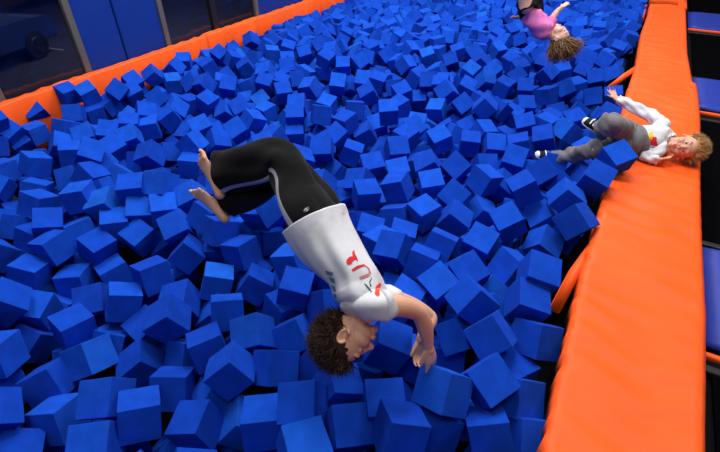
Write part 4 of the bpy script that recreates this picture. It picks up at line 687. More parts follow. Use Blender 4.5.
-2573,-305,64,-396,-1398,-2697,-862,-44,27,600,864,1784,-2389,11397,38,960,1698,-2067,-2601,-55,50,1118,-1085,1998,-822,10914,47,-143,1970,2281,-2634,9842,79,500,301,1848,
-845,10334,74,-265,465,-1662,-1955,-239,0,101,-492,2609,-1617,10979,1,939,-261,2147,-3920,492,12,-1278,581,2724,-1551,12224,40,1057,455,1681,-3448,11481,7,530,-1586,2128,
-2835,11363,77,257,-1966,2346,-3239,1219,-277,-1290,-1347,-1453,-2279,6451,-427,812,-1103,1560,-1213,2714,-365,-400,-607,-1510,-4737,4780,-444,-101,1506,2298,-464,403,-329,631,-813,1413,
-4417,2243,-401,869,1690,-2119,-3325,1878,-297,-900,664,-1528,29,10762,-318,408,-956,-1286,-2364,-448,-253,1050,-612,1914,-3617,3645,-290,-1073,1007,1956,-3463,3805,-307,-221,76,-1936,
8,1451,-314,1417,96,2419,-972,2875,-241,1119,9,2135,-3092,2666,-316,320,-990,1312,-4864,2593,-371,265,475,-2004,-3780,9533,23,-1016,532,2748,-4344,10685,-22,-1201,1278,2522,
-3105,101,61,-104,-987,2854,-1974,10919,42,-398,43,-3018,-257,11766,8,-1573,926,2484,-3480,9714,77,1796,-335,2453,-2512,10332,75,1174,1624,-2381,-2295,10054,29,-867,-1461,-2456,
-1730,11357,1,1769,927,1997,-4359,811,9,-128,-1528,1619,-3955,8571,6,-639,-1511,1691,-1275,7540,29,21,1511,-1515,-1372,7761,20,-961,1464,1597,-2484,203,75,-221,-1256,2349,
-1400,7965,75,119,1292,-2813,-822,11776,18,2,63,-3082,-1088,10853,64,-844,91,-2894,-4087,10248,54,-978,-130,2971,-1086,12270,46,-436,-134,2527,-2106,11415,56,-272,-193,-2233,
-3,9377,-336,592,-1226,1444,-88,1094,-416,-322,388,-2719,36,9938,-418,-95,816,-2686,52,4559,-427,-2113,1281,-1713,-2711,4859,-392,-216,-433,-2949,-2277,6886,-405,1759,775,1859,
-2361,1865,-412,1092,1300,1461,-611,858,-427,1549,220,-2131,-2655,3255,-428,934,733,1906,-867,1740,-416,-633,-898,2292,-2470,3855,-368,-364,-305,-2607,-1815,6044,-350,-1297,-667,1875,
-2725,2368,-424,-145,461,2088,-1136,4556,-331,461,-995,-1671,-555,2381,-404,-1230,-143,2760,-2125,-184,-399,345,-1579,2012,-1416,4663,-392,-287,326,-2847,-2533,2844,-427,153,-64,1670,
-4485,9298,-22,-806,644,1888,-4698,1348,-74,1930,-412,2230,-3663,978,54,-1922,1123,1647,-3006,11302,2,-1449,219,-2080,-3487,11305,26,1337,230,-2332,-3996,9419,78,-18,988,-1405,
-4765,9792,-84,872,-1132,-1231,-3497,8799,28,-137,590,1680,-2561,11780,33,700,1081,-1347,-3861,1039,59,-567,-1151,-1211,-214,11323,45,-1514,1615,-1873,-3906,10664,40,-488,-1999,2180,
-1442,11177,68,-911,-636,-2246,-1441,11990,6,-361,-454,2645,-4201,9356,42,610,426,1992,-4339,8701,5,-557,-226,1935,-1387,10529,7,890,-1113,1692,-1478,9139,11,-909,-1721,2384,
-957,11269,7,-1210,-27,-2346,-12,11707,21,339,-612,-2730,-1187,5108,-396,1504,-2,1813,-1269,2310,-372,-1700,-102,2449,-849,897,-420,458,1500,1830,-251,1562,-401,1468,566,2104,
-1857,3721,-420,732,667,1675,-3261,2870,-413,1004,-1326,1886,-2516,4483,-385,1785,-570,2273,-3644,773,-380,1109,1923,2223,-2662,1861,-405,1841,-447,2175,-3113,4089,-332,1259,562,1921,
-14,11518,-429,275,120,-2408,-3334,5549,-425,1092,717,-2335,-249,869,-341,-908,-1281,-2017,-190,652,-409,864,261,2296,-4629,1819,-522,692,-1106,1795,-1095,1757,-427,1988,542,-2299,
-3491,646,-388,1266,-886,-2641,-3054,10773,20,402,1712,2180,-3119,9528,75,913,-801,-1512,-562,357,16,1163,-1470,1743,-1109,10493,54,-355,-188,1922,-2956,11651,38,-1003,1105,-1289,
-4180,8943,32,-293,410,-2637,-366,10910,58,351,841,-1852,-1281,-126,24,168,1050,-1370,-2978,523,34,347,-1929,2275,-6,11176,47,993,-870,-1647,-2028,6185,-419,-1324,-1685,2035,
19,11046,-380,-1372,1243,1907,-3478,2928,-347,-1072,30,2251,-2823,2064,-416,-1293,-114,1874,-46,915,-396,-917,1121,1727,-681,2173,-389,1043,1517,-1540,-1334,83,-411,-103,1460,2681,
-87,3889,-429,-60,937,-2483,-2390,3556,-418,-1189,-870,2039,-3185,3086,-385,848,-1564,2515,24,4337,-420,1322,428,2560,-2170,2791,-421,769,-1606,1761,-2405,268,-387,847,-1227,-2199,
-2995,51,-413,-1493,-605,1868,-832,3228,-416,-105,1007,-2453,-797,2954,-354,-1201,-1197,1252,-581,1658,-395,51,-691,-2547,-1228,12022,6,250,-201,-2216,-1600,9939,73,-216,730,2265,
-2548,11182,21,-46,-1086,2239,-3352,9130,3,973,1146,1985,-2111,11928,73,-647,-242,-2024,-2173,-130,12,-555,1010,-2553,-2440,10869,9,538,-647,1464,-4807,10325,-83,-1419,-397,1754,
-3333,4031,-414,-25,-950,2792,-4197,3058,-452,1043,691,2680,-969,178,-107,2618,-962,384]
# where each cube shows: across from the left edge, down from the top edge
CUBE_LABELS = [
    'blue foam cube showing three faces, at 56% across and 95% down the photo',
    'blue foam cube showing two faces, at 62% across and 87% down the photo',
    'blue foam cube showing three faces, at 27% across and 94% down the photo',
    'blue foam cube showing two faces, at 19% across and 92% down the photo',
    'blue foam cube showing three faces, at 32% across and 82% down the photo',
    'blue foam cube showing two faces, at 36% across and 94% down the photo',
    'blue foam cube showing two faces, at 48% across and 95% down the photo',
    'blue foam cube showing two faces, at 42% across and 89% down the photo',
    'blue foam cube showing three faces, at 8% across and 93% down the photo',
    'blue foam cube showing two faces, at 68% across and 95% down the photo',
    'blue foam cube showing two faces, at 68% across and 84% down the photo',
    'blue foam cube showing two faces, at 14% across and 88% down the photo',
    'blue foam cube showing three faces, at 23% across and 71% down the photo',
    'blue foam cube showing two faces beside the orange pad, 75% across, 75% down',
    'blue foam cube showing three faces, at 73% across and 67% down the photo',
    'blue foam cube showing two faces, at 12% across and 79% down the photo',
    'blue foam cube showing two faces, at 7% across and 85% down the photo',
    'blue foam cube showing three faces, at 54% across and 77% down the photo',
    'blue foam cube showing three faces, at 19% across and 80% down the photo',
    'blue foam cube showing two faces, at 68% across and 74% down the photo',
    'blue foam cube showing three faces, at 42% across and 97% down the photo',
    'blue foam cube showing two faces, at 65% across and 67% down the photo',
    'blue foam cube showing two faces, at 13% across and 97% down the photo',
    'blue foam cube showing three faces, at 10% across and 72% down the photo',
    'blue foam cube showing two faces, at 38% across and 81% down the photo',
    'blue foam cube showing three faces, at 24% across and 85% down the photo',
    'blue foam cube showing three faces, at 35% across and 74% down the photo',
    'blue foam cube showing two faces beside the orange pad, 73% across, 89% down',
    'blue foam cube showing three faces, at 61% across and 95% down the photo',
    'blue foam cube showing two faces, at 17% across and 67% down the photo',
    'blue foam cube showing three faces, at 48% across and 86% down the photo',
    'blue foam cube showing three faces, at 75% across and 60% down the photo',
    'blue foam cube showing three faces, at 4% across and 60% down the photo',
    'blue foam cube showing two faces, at 28% across and 76% down the photo',
    'blue foam cube showing two faces, at 41% across and 64% down the photo',
    'blue foam cube showing three faces, at 21% across and 61% down the photo',
    'blue foam cube showing three faces, at 2% across and 67% down the photo',
    'blue foam cube showing three faces, at 7% across and 55% down the photo',
    'blue foam cube showing two faces, at 41% across and 74% down the photo',
    'blue foam cube showing three faces, at 34% across and 56% down the photo',
    'blue foam cube showing three faces, at 55% across and 55% down the photo',
    'blue foam cube showing two faces, at 53% across and 87% down the photo',
    'blue foam cube showing three faces, at 6% across and 69% down the photo',
    'blue foam cube showing three faces, at 13% across and 55% down the photo',
    'blue foam cube showing two faces, at 61% across and 63% down the photo',
    'blue foam cube showing two faces, at 35% across and 63% down the photo',
    'blue foam cube showing two faces beside the orange pad, 80% across, 49% down',
    'blue foam cube showing three faces, at 2% across and 78% down the photo',
    'blue foam cube showing two faces, at 45% across and 68% down the photo',
    'blue foam cube showing two faces, at 3% across and 97% down the photo',
    'blue foam cube showing two faces, at 5% across and 76% down the photo',
    'blue foam cube showing two faces beside the orange pad, 73% across, 96% down',
    'blue foam cube showing three faces, at 10% across and 62% down the photo',
    'blue foam cube showing three faces, at 41% across and 57% down the photo',
    'blue foam cube showing two faces, at 30% across and 62% down the photo',
    'blue foam cube showing two faces, at 63% across and 74% down the photo',
    'blue foam cube showing three faces, at 32% across and 94% down the photo',
    'blue foam cube showing two faces, at 71% across and 49% down the photo',
    'blue foam cube showing two faces, at 19% across and 52% down the photo',
    'blue foam cube showing three faces, at 2% across and 90% down the photo',
    'blue foam cube showing three faces, at 76% across and 53% down the photo',
    'blue foam cube showing two faces, at 31% across and 69% down the photo',
    'blue foam cube showing two faces, at 26% across and 56% down the photo',
    'blue foam cube showing three faces, at 63% across and 48% down the photo',
    'blue foam cube showing two faces, at 67% across and 53% down the photo',
    'blue foam cube showing three faces, at 13% across and 66% down the photo',
    'blue foam cube showing three faces, at 59% across and 47% down the photo',
    'blue foam cube showing three faces, at 70% across and 59% down the photo',
    'blue foam cube showing three faces, at 24% across and 50% down the photo',
    'blue foam cube showing three faces, at 30% across and 51% down the photo',
    'blue foam cube showing two faces, at 73% across and 42% down the photo',
    'blue foam cube showing three faces beside the orange pad, 78% across, 43% down',
    'blue foam cube showing three faces, at 55% across and 41% down the photo',
    "blue foam cube showing two faces by the lying boy's legs, 83% across, 40% down",
    'blue foam cube showing three faces, at 11% across and 43% down the photo',
    'blue foam cube showing three faces, at 67% across and 40% down the photo',
    'blue foam cube showing two faces, at 58% across and 58% down the photo',
    'blue foam cube showing three faces, at 65% across and 59% down the photo',
    'blue foam cube showing three faces, at 51% across and 43% down the photo',
    'blue foam cube showing three faces, at 5% across and 45% down the photo',
    'blue foam cube showing three faces, at 72% across and 81% down the photo',
    'blue foam cube showing three faces, at 5% across and 36% down the photo',
    'blue foam cube showing three faces, at 26% across and 65% down the photo',
    'blue foam cube showing two faces, at 16% across and 60% down the photo',
    'blue foam cube showing two faces, at 6% across and 49% down the photo',
    'blue foam cube showing three faces, at 21% across and 34% down the photo',
    'blue foam cube showing three faces, at 14% across and 45% down the photo',
    'blue foam cube showing two faces, at 22% across and 40% down the photo',
    'blue foam cube showing three faces, at 38% across and 47% down the photo',
    'blue foam cube showing three faces, at 18% across and 41% down the photo',
    'blue foam cube showing two faces, at 25% across and 79% down the photo',
    'blue foam cube showing two faces, at 16% across and 49% down the photo',
    'blue foam cube showing two faces, at 61% across and 54% down the photo',
    'blue foam cube showing three faces, at 39% across and 68% down the photo',
    'blue foam cube showing two faces, at 19% across and 46% down the photo',
    'blue foam cube showing three faces, at 16% across and 75% down the photo',
    "blue foam cube showing three faces behind the flipping boy's feet, 26% across, 43% down",
    'blue foam cube showing three faces, at 75% across and 48% down the photo',
    'blue foam cube showing two faces, at 60% across and 40% down the photo',
    'blue foam cube showing two faces, at 19% across and 72% down the photo',
    'blue foam cube showing two faces, at 22% across and 46% down the photo',
    'blue foam cube showing three faces, at 38% across and 53% down the photo',
    'blue foam cube showing three faces, at 63% across and 37% down the photo',
    'blue foam cube showing three faces, at 67% across and 47% down the photo',
    'blue foam cube showing three faces, at 12% across and 38% down the photo',
    'blue foam cube showing two faces, at 13% across and 33% down the photo',
    "blue foam cube showing two faces under the flipping boy's hands, 57% across, 81% down",
    'blue foam cube showing two faces, at 71% across and 35% down the photo',
    'blue foam cube showing two faces, at 29% across and 87% down the photo',
    "blue foam cube showing two faces under the flipping boy's hands, 62% across, 79% down",
    'blue foam cube showing three faces, at 35% across and 47% down the photo',
    'blue foam cube showing two faces, at 76% across and 31% down the photo',
    'blue foam cube showing three faces, at 61% across and 31% down the photo',
    'blue foam cube showing two faces, at 45% across and 33% down the photo',
    'blue foam cube showing one face, at 75% across and 38% down the photo',
    'blue foam cube showing three faces, at 28% across and 48% down the photo',
    'blue foam cube showing three faces, at 55% across and 33% down the photo',
    'blue foam cube showing two faces, at 65% across and 32% down the photo',
    'blue foam cube showing one face, at 63% across and 43% down the photo',
    'blue foam cube showing two faces, at 79% across and 29% down the photo',
    'blue foam cube showing two faces, at 27% across and 32% down the photo',
    'blue foam cube showing three faces, at 69% across and 32% down the photo',
    'blue foam cube showing three faces, at 18% across and 30% down the photo',
    'blue foam cube showing two faces, at 52% across and 36% down the photo',
    'blue foam cube showing three faces, at 21% across and 28% down the photo',
    'blue foam cube showing one face, at 11% across and 51% down the photo',
    'blue foam cube showing three faces, at 30% across and 31% down the photo',
    'blue foam cube showing two faces, at 9% across and 34% down the photo',
    "blue foam cube showing three faces behind the flipping boy's feet, 26% across, 37% down",
    'blue foam cube showing two faces, at 54% across and 25% down the photo',
    'blue foam cube showing three faces, at 45% across and 40% down the photo',
    'blue foam cube showing three faces by the left wall pad, 5% across, 29% down',
    'blue foam cube showing three faces, at 3% across and 53% down the photo',
    'blue foam cube showing two faces, at 2% across and 50% down the photo',
    'blue foam cube showing three faces, at 55% across and 47% down the photo',
    'blue foam cube showing three faces, at 35% across and 27% down the photo',
    "blue foam cube showing two faces by the flipping boy's head, 43% across, 81% down",
    'blue foam cube showing two faces, at 49% across and 34% down the photo',
    'blue foam cube showing three faces, at 67% across and 24% down the photo',
    'blue foam cube showing two faces, at 33% across and 29% down the photo',
    'blue foam cube showing two faces by the left wall pad, 12% across, 21% down',
    'blue foam cube showing three faces by the left wall pad, 9% across, 21% down',
    'blue foam cube showing three faces, at 16% across and 33% down the photo',
    'blue foam cube showing three faces, at 59% across and 36% down the photo',
    'blue foam cube showing two faces by the left wall pad, 5% across, 24% down',
    'blue foam cube showing two faces, at 23% across and 26% down the photo',
    'blue foam cube showing three faces, at 60% across and 70% down the photo',
    'blue foam cube showing two faces, at 57% across and 64% down the photo',
    'blue foam cube showing three faces, at 29% across and 23% down the photo',
    'blue foam cube showing three faces, at 61% across and 24% down the photo',
    'blue foam cube showing two faces, at 51% across and 30% down the photo',
    'blue foam cube showing three faces, at 48% across and 27% down the photo',
    'blue foam cube showing three faces, at 49% across and 39% down the photo',
    'blue foam cube showing three faces by the left wall pad, 10% across, 25% down',
    'blue foam cube showing three faces, at 45% across and 62% down the photo',
    'blue foam cube showing three faces, at 76% across and 21% down the photo',
    'blue foam cube showing two faces, at 1% across and 56% down the photo',
    'blue foam cube showing three faces, at 43% across and 19% down the photo',
    'blue foam cube showing three faces, at 47% across and 30% down the photo',
    'blue foam cube showing two faces, at 73% across and 27% down the photo',
    'blue foam cube showing one face, at 45% across and 25% down the photo',
    'blue foam cube showing three faces, at 70% across and 19% down the photo',
    'blue foam cube showing three faces, at 1% across and 37% down the photo',
    'blue foam cube showing two faces, at 47% across and 44% down the photo',
    'blue foam cube showing three faces, at 62% across and 20% down the photo',
    'blue foam cube showing three faces, at 57% across and 30% down the photo',
    'blue foam cube showing two faces, at 41% across and 30% down the photo',
    'blue foam cube showing three faces, at 12% across and 29% down the photo',
    'blue foam cube showing three faces beside the orange pad, 85% across, 17% down',
    'blue foam cube showing two faces, at 32% across and 19% down the photo',
    'blue foam cube showing three faces, at 5% across and 41% down the photo',
    'blue foam cube showing three faces by the left wall pad, 21% across, 17% down',
    'blue foam cube showing three faces, at 23% across and 55% down the photo',
    'blue foam cube showing three faces, at 67% across and 18% down the photo',
    'blue foam cube showing three faces by the left wall pad, 15% across, 23% down',
    'blue foam cube showing three faces, at 51% across and 82% down the photo',
    'blue foam cube showing three faces, at 70% across and 41% down the photo',
    'blue foam cube showing two faces, at 41% across and 25% down the photo',
    'blue foam cube showing three faces by the left wall pad, 28% across, 18% down',
    'blue foam cube showing three faces by the left wall pad, 2% across, 29% down',
    'blue foam cube showing two faces, at 64% across and 23% down the photo',
    'blue foam cube showing two faces, at 51% across and 21% down the photo',
    'blue foam cube showing two faces, at 56% across and 50% down the photo',
    'blue foam cube showing two faces, at 9% across and 39% down the photo',
    'blue foam cube showing two faces, at 69% across and 63% down the photo',
    'blue foam cube showing three faces, at 29% across and 70% down the photo',
    'blue foam cube showing three faces by the left wall pad, 13% across, 25% down',
    'blue foam cube showing two faces by the left wall pad, 24% across, 18% down',
    'blue foam cube showing two faces, at 51% across and 49% down the photo',
    'blue foam cube showing three faces, at 37% across and 18% down the photo',
    'blue foam cube showing two faces, at 1% across and 42% down the photo',
    'blue foam cube showing two faces, at 8% across and 32% down the photo',
    'blue foam cube showing three faces, at 15% across and 28% down the photo',
    'blue foam cube showing one face by the left wall pad, 16% across, 20% down',
    'blue foam cube showing two faces, at 47% across and 19% down the photo',
    'blue foam cube showing two faces, at 58% across and 22% down the photo',
    'blue foam cube showing two faces, at 39% across and 20% down the photo',
    'blue foam cube showing three faces, at 24% across and 34% down the photo',
    'blue foam cube showing two faces by the left wall pad, 19% across, 21% down',
    'blue foam cube showing three faces, at 31% across and 25% down the photo',
    'blue foam cube showing two faces, at 28% across and 27% down the photo',
    "blue foam cube showing two faces near the tumbling girl's hair, 76% across, 16% down",
    'blue foam cube showing two faces beside the orange pad, 83% across, 17% down',
    'blue foam cube showing three faces, at 37% across and 25% down the photo',
    "blue foam cube showing one face by the lying boy's raised hand, 82% across, 21% down",
    'blue foam cube showing three faces, at 67% across and 28% down the photo',
    'blue foam cube showing two faces, at 2% across and 84% down the photo',
    'blue foam cube showing three faces, at 67% across and 36% down the photo',
    'blue foam cube showing three faces, at 45% across and 13% down the photo',
    'blue foam cube showing two faces, at 79% across and 20% down the photo',
    'blue foam cube showing three faces, at 80% across and 26% down the photo',
    'blue foam cube showing two faces, at 30% across and 56% down the photo',
    'blue foam cube showing two faces, at 55% across and 37% down the photo',
    'blue foam cube showing two faces by the left wall pad, 9% across, 28% down',
    'blue foam cube showing three faces, at 26% across and 61% down the photo',
    'blue foam cube showing two faces, at 47% across and 38% down the photo',
    'blue foam cube showing two faces, at 33% across and 23% down the photo',
    'blue foam cube showing three faces, at 56% across and 14% down the photo',
    'blue foam cube showing two faces, at 72% across and 31% down the photo',
    'blue foam cube showing two faces, at 70% across and 24% down the photo',
    'blue foam cube showing two faces, at 53% across and 18% down the photo',
    'blue foam cube showing three faces, at 73% across and 23% down the photo',
    'blue foam cube showing three faces, at 42% across and 34% down the photo',
    'blue foam cube showing three faces, at 25% across and 24% down the photo',
    'blue foam cube showing two faces, at 23% across and 99% down the photo',
    'blue foam cube showing three faces, at 56% across and 20% down the photo',
    'blue foam cube showing three faces, at 39% across and 30% down the photo',
    'blue foam cube showing two faces, at 3% across and 32% down the photo',
    'blue foam cube showing two faces, at 73% across and 19% down the photo',
    'blue foam cube showing two faces, at 20% across and 24% down the photo',
    'blue foam cube showing three faces, at 56% across and 23% down the photo',
    'blue foam cube showing two faces, at 65% across and 19% down the photo',
    'blue foam cube showing three faces by the left wall pad, 29% across, 15% down',
    'blue foam cube showing two faces, at 18% across and 26% down the photo',
    'blue foam cube showing one face by the left wall pad, 22% across, 21% down',
    'blue foam cube showing three faces, at 69% across and 11% down the photo',
    'blue foam cube showing three faces, at 65% across and 15% down the photo',
    'blue foam cube showing two faces by the left wall pad, 34% across, 15% down',
    'blue foam cube showing two faces, at 52% across and 28% down the photo',
    'blue foam cube showing three faces, at 46% across and 23% down the photo',
    'blue foam cube showing three faces, at 52% across and 52% down the photo',
    "blue foam cube showing three faces near the tumbling girl's hair, 78% across, 16% down",
    'blue foam cube showing three faces, at 41% across and 22% down the photo',
    'blue foam cube showing two faces, at 50% across and 14% down the photo',
    'blue foam cube showing two faces, at 19% across and 98% down the photo',
    'blue foam cube showing one face, at 49% across and 24% down the photo',
    'blue foam cube showing two faces, at 59% across and 12% down the photo',
    'blue foam cube showing two faces beside the orange pad, 84% across, 14% down',
    'blue foam cube showing three faces by the left wall pad, 32% across, 13% down',
    'blue foam cube showing two faces, at 59% across and 18% down the photo',
    'blue foam cube showing three faces by the left wall pad, 26% across, 18% down',
    'blue foam cube showing three faces by the left wall pad, 35% across, 9% down',
    'blue foam cube showing three faces, at 26% across and 23% down the photo',
    'blue foam cube showing three faces, at 58% across and 17% down the photo',
    'blue foam cube showing two faces, at 48% across and 14% down the photo',
    'blue foam cube showing two faces, at 71% across and 26% down the photo',
    'blue foam cube showing three faces, at 81% across and 13% down the photo',
    'blue foam cube showing two faces by the left wall pad, 24% across, 15% down',
    'blue foam cube showing two faces, at 58% across and 27% down the photo',
    "blue foam cube showing three faces near the tumbling girl's hair, 76% across, 14% down",
    'blue foam cube showing two faces, at 63% across and 14% down the photo',
    'blue foam cube showing two faces, at 42% across and 12% down the photo',
    'blue foam cube showing two faces, at 16% across and 38% down the photo',
    'blue foam cube showing three faces, at 76% across and 26% down the photo',
    'blue foam cube showing three faces by the left wall pad, 30% across, 12% down',
    'blue foam cube showing three faces by the left wall pad, 18% across, 17% down',
    'blue foam cube showing three faces, at 69% across and 54% down the photo',
    'blue foam cube showing two faces, at 81% across and 15% down the photo',
    'blue foam cube showing two faces beside the orange pad, 79% across, 54% down',
    'blue foam cube showing two faces by the left wall pad, 38% across, 12% down',
    'blue foam cube showing two faces, at 53% across and 12% down the photo',
    'blue foam cube showing three faces, at 50% across and 17% down the photo',
    'blue foam cube showing three faces, at 57% across and 11% down the photo',
    'blue foam cube showing two faces, at 34% across and 19% down the photo',
    'blue foam cube showing three faces, at 72% across and 17% down the photo',
    'blue foam cube showing three faces, at 34% across and 51% down the photo',
    'blue foam cube showing two faces, at 63% across and 29% down the photo',
    'blue foam cube showing three faces, at 37% across and 15% down the photo',
    'blue foam cube showing two faces, at 41% across and 17% down the photo',
    'blue foam cube showing three faces, at 49% across and 19% down the photo',
    'blue foam cube showing three faces, at 67% across and 13% down the photo',
    'blue foam cube showing one face, at 77% across and 40% down the photo',
    'blue foam cube showing two faces, at 19% across and 36% down the photo',
    'blue foam cube showing three faces, at 71% across and 13% down the photo',
    'blue foam cube showing two faces by the left wall pad, 26% across, 13% down',
    'blue foam cube showing two faces beside the orange pad, 86% across, 11% down',
    'blue foam cube showing three faces, at 72% across and 14% down the photo',
    'blue foam cube showing two faces, at 15% across and 35% down the photo',
    'blue foam cube showing three faces, at 80% across and 19% down the photo',
    'blue foam cube showing two faces, at 72% across and 9% down the photo',
    'blue foam cube showing two faces, at 36% across and 22% down the photo',
    'blue foam cube showing three faces beside the orange pad, 88% across, 8% down',
    'blue foam cube showing three faces, at 25% across and 29% down the photo',
    'blue foam cube showing three faces, at 40% across and 14% down the photo',
    'blue foam cube showing two faces, at 64% across and 11% down the photo',
    'blue foam cube showing two faces, at 15% across and 41% down the photo',
    "blue foam cube showing two faces near the tumbling girl's hair, 79% across, 13% down",
    'blue foam cube showing three faces, at 69% across and 15% down the photo',
    'blue foam cube showing two faces, at 11% across and 58% down the photo',
    'blue foam cube showing two faces, at 70% across and 68% down the photo',
]
# ------------------------------------------------------------------ foam cubes: x y z (mm) and rotation vector (1/1000 rad), largest in the photo first
poses = [CUBES[6*i:6*i+6] for i in range(len(CUBES)//6)]
def cube_mesh(seed, s=.170):
    bm = bmesh.new(); bmesh.ops.create_cube(bm, size=s)
    bmesh.ops.subdivide_edges(bm, edges=list(bm.edges), cuts=5, use_grid_fill=True)
    h = s/2
    for v in bm.verts:
        p = v.co; q = Vector((p.x/h, p.y/h, p.z/h))
        n = mnoise.noise(q*.9+Vector((seed*3.1, 0, 0)))
        # open-cell foam: sides bow a little, corners stay sharp
        for k in range(3):
            if abs(abs(q[k])-1) < 1e-4:
                o = [abs(q[j]) for j in range(3) if j != k]
                p[k] += math.copysign(1, q[k])*((1-o[0]**2)*(1-o[1]**2)*.0025*(1 if seed % 2 else -.6)+n*.0022)
    es = [e for e in bm.edges if len(e.link_faces) == 2 and e.calc_face_angle(0) > 1.0]
    bmesh.ops.bevel(bm, geom=es, offset=.0028, segments=2, affect='EDGES', profile=.5)
    return bm_mesh(bm, 'foam_cube')
variants = [cube_mesh(k) for k in range(5)]
for me in variants:
    me.materials.append(M['foam'])
def pose_matrix(p):
    v = Vector(p[3:])/1000; a = v.length
    return Matrix.Translation(Vector(p[:3])/1000) @ (Matrix.Rotation(a, 4, v/a) if a > 1e-6 else Matrix.Identity(4))
NI = 300
proto = bpy.data.objects.new('foam_cube', variants[0])
for i in range(NI):
    o = proto if i == 0 else proto.copy()
    if i: o.data = variants[i % 5]
    C.objects.link(o); o.matrix_world = pose_matrix(poses[i])
    tag(o, CUBE_LABELS[i], 'foam cube', 'blue foam cubes in the pit')
bm = bmesh.new()
lite = bmesh.new(); bmesh.ops.create_cube(lite, size=.170); bmesh.ops.bevel(lite, geom=list(lite.edges), offset=.003, segments=1, affect='EDGES'); lite_me = bm_mesh(lite, 'lite')
verts, faces = [], []
for p in poses[NI:]:
    mx = pose_matrix(p); k = len(verts)
    verts += [mx @ v.co for v in lite_me.vertices]; faces += [[k+i for i in f.vertices] for f in lite_me.polygons]
bm.free(); me = bpy.data.meshes.new('foam_cube_pile'); me.from_pydata(verts, [], faces); bpy.data.meshes.remove(lite_me)
o = link_mesh('foam_cube_pile', me, M['foam'], origin=(-2.4, 6, -.4), smooth=False)
tag(o, 'the many smaller and half buried blue foam cubes filling the rest of the pit', 'foam cubes', None, 'stuff')
# ------------------------------------------------------------------ people
def nz(v): return Vector(v).normalized()
def rot(v, axis, deg): return Matrix.Rotation(math.radians(deg), 3, axis) @ v
def img(dx, dy, dz=0): return nz(RT*dx-CU*dy+FW*dz)      # a direction seen from the lens: right, down, away

def head(bm, O, Fv, U, s=1.0, nose=1.0, round_face=1.0):
    L = U.cross(Fv)
    def p(f, u, l=0): return O+(Fv*f+U*u+L*l)*s
    def e(f, u, l, a, b, c): ell(bm, p(f, u, l), Fv*a*s, U*b*s, L*c*s, 18)
    e(0, 0, 0, .094, .088, .076); e(.03, .012, 0, .06, .062, .064)
    e(.043, -.045, 0, .048, .066, .057*round_face); e(.035, -.082, 0, .05, .036, .05*round_face); e(.071, -.111, 0, .019, .017, .022)
    e(-.032, -.045, 0, .045, .055, .05)
    tube(bm, [(p(.085, -.002), .011*s), (p(.095, -.028), .0115*s), (p(.101*(.6+.4*nose)+.006, -.047), .0125*s)], 10)
    for q in (-1, 1):
        e(.097, -.053, .010*q, .010, .008, .008)
        e(.078, .010, .030*q, .015, .009, .024); e(.062, -.052, .036*q, .03, .028, .024*round_face)
        e(.0795, -.016, .032*q, .011, .0085, .016)
        e(-.008, -.030, .076*q, .017, .028, .006); e(-.004, -.046, .076*q, .011, .013, .006)
        ring = [(p(-.008+.019*math.cos(t), -.028+.030*math.sin(t), q*(.083+.003*math.cos(t))), .0062*s) for t in [i*2*PI/14 for i in range(1, 13)]]
        tube(bm, ring, 8, 40)
    e(.093, -.079, 0, .009, .0052, .021); e(.091, -.089, 0, .009, .006, .018)
    return p, L

def hand(bm, W, d, n, t, s=1.0, curl=(12, 14, 16, 20), spread=5, thumb=35):
    """W wrist, d towards the fingers, n out of the back of the hand, t towards the thumb"""
    d, n = nz(d), nz(n); t = nz(t-d*t.dot(d)); n = nz(n-d*n.dot(d)-t*n.dot(t))
    P = lambda a, b, c=0: W+(d*a+t*b+n*c)*s
    loft(bm, [(P(-.02, 0), .019*s, .024*s), (P(.02, .001), .016*s, .033*s), (P(.055, 0), .014*s, .038*s), (P(.082, -.002), .0105*s, .037*s)], n, 12, 16, (True, True), None, True)
    for i, (b, ln, r) in enumerate(((.029, .070, .0086), (.010, .079, .0088), (-.009, .073, .0085), (-.027, .057, .0076))):
        ax = d.cross(n); fd = rot(d, n, (1.5-i)*-spread*(1 if t.dot(n.cross(d)) < 0 else -1))
        q = P(.078-.003*abs(i-1), b); pts = [(q-fd*.012*s, r*1.1*s), (q, r*s)]
        bendsum = 0
        for k, fr in enumerate((.45, .31, .24)):
            bendsum += curl[i]*(1 if k else .8); dd = rot(fd, fd.cross(n), -bendsum) if True else fd
            q = q+dd*ln*fr*s; pts.append((q, r*(1-.1*(k+1))*s))
        tube(bm, pts, 10, 16)
    td = nz(d*math.cos(math.radians(thumb))+t*math.sin(math.radians(thumb))-n*.25)
    q = P(.018, .026, -.004); td2 = nz(td+d*.5)
    tube(bm, [(q-td*.01*s, .012*s), (q+td*.022*s, .0115*s), (q+td*.042*s, .0098*s), (q+td*.042*s+td2*.024*s, .008*s)], 10, 16)

def foot(bm, heel, toeward, sole, s=1.0):
    """bare foot of length .24*s: heel = back of the sole, toeward = direction, sole = out of the sole"""
    toeward = nz(toeward); sole = nz(sole-toeward*sole.dot(toeward)); w = toeward.cross(sole)
    P = lambda a, b, c=0: heel+(toeward*a-sole*b+w*c)*s
    loft(bm, [(P(.012, .024), .024*s, .026*s), (P(.06, .032), .030*s, .028*s), (P(.115, .027), .024*s, .034*s), (P(.165, .018), .016*s, .042*s), (P(.195, .013), .012*s, .040*s)], sole, 18, 18, (True, True), None, True)
    tube(bm, [(P(.03, .03), .028*s), (P(.045, .07), .031*s), (P(.05, .10), .032*s)], 14)
    for i, (b, ln, r) in enumerate(((.030, .040, .012), (.010, .034, .0088), (-.006, .030, .008), (-.021, .026, .0075), (-.034, .022, .007))):
        q = P(.19-.006*i, .012, b*FOOTSIDE[0])
        tube(bm, [(q, r*s), (q+(toeward*ln*.6-sole*.004)*s, r*.95*s), (q+(toeward*ln+sole*.003)*s, r*.8*s)], 10, 10)
FOOTSIDE = [1]

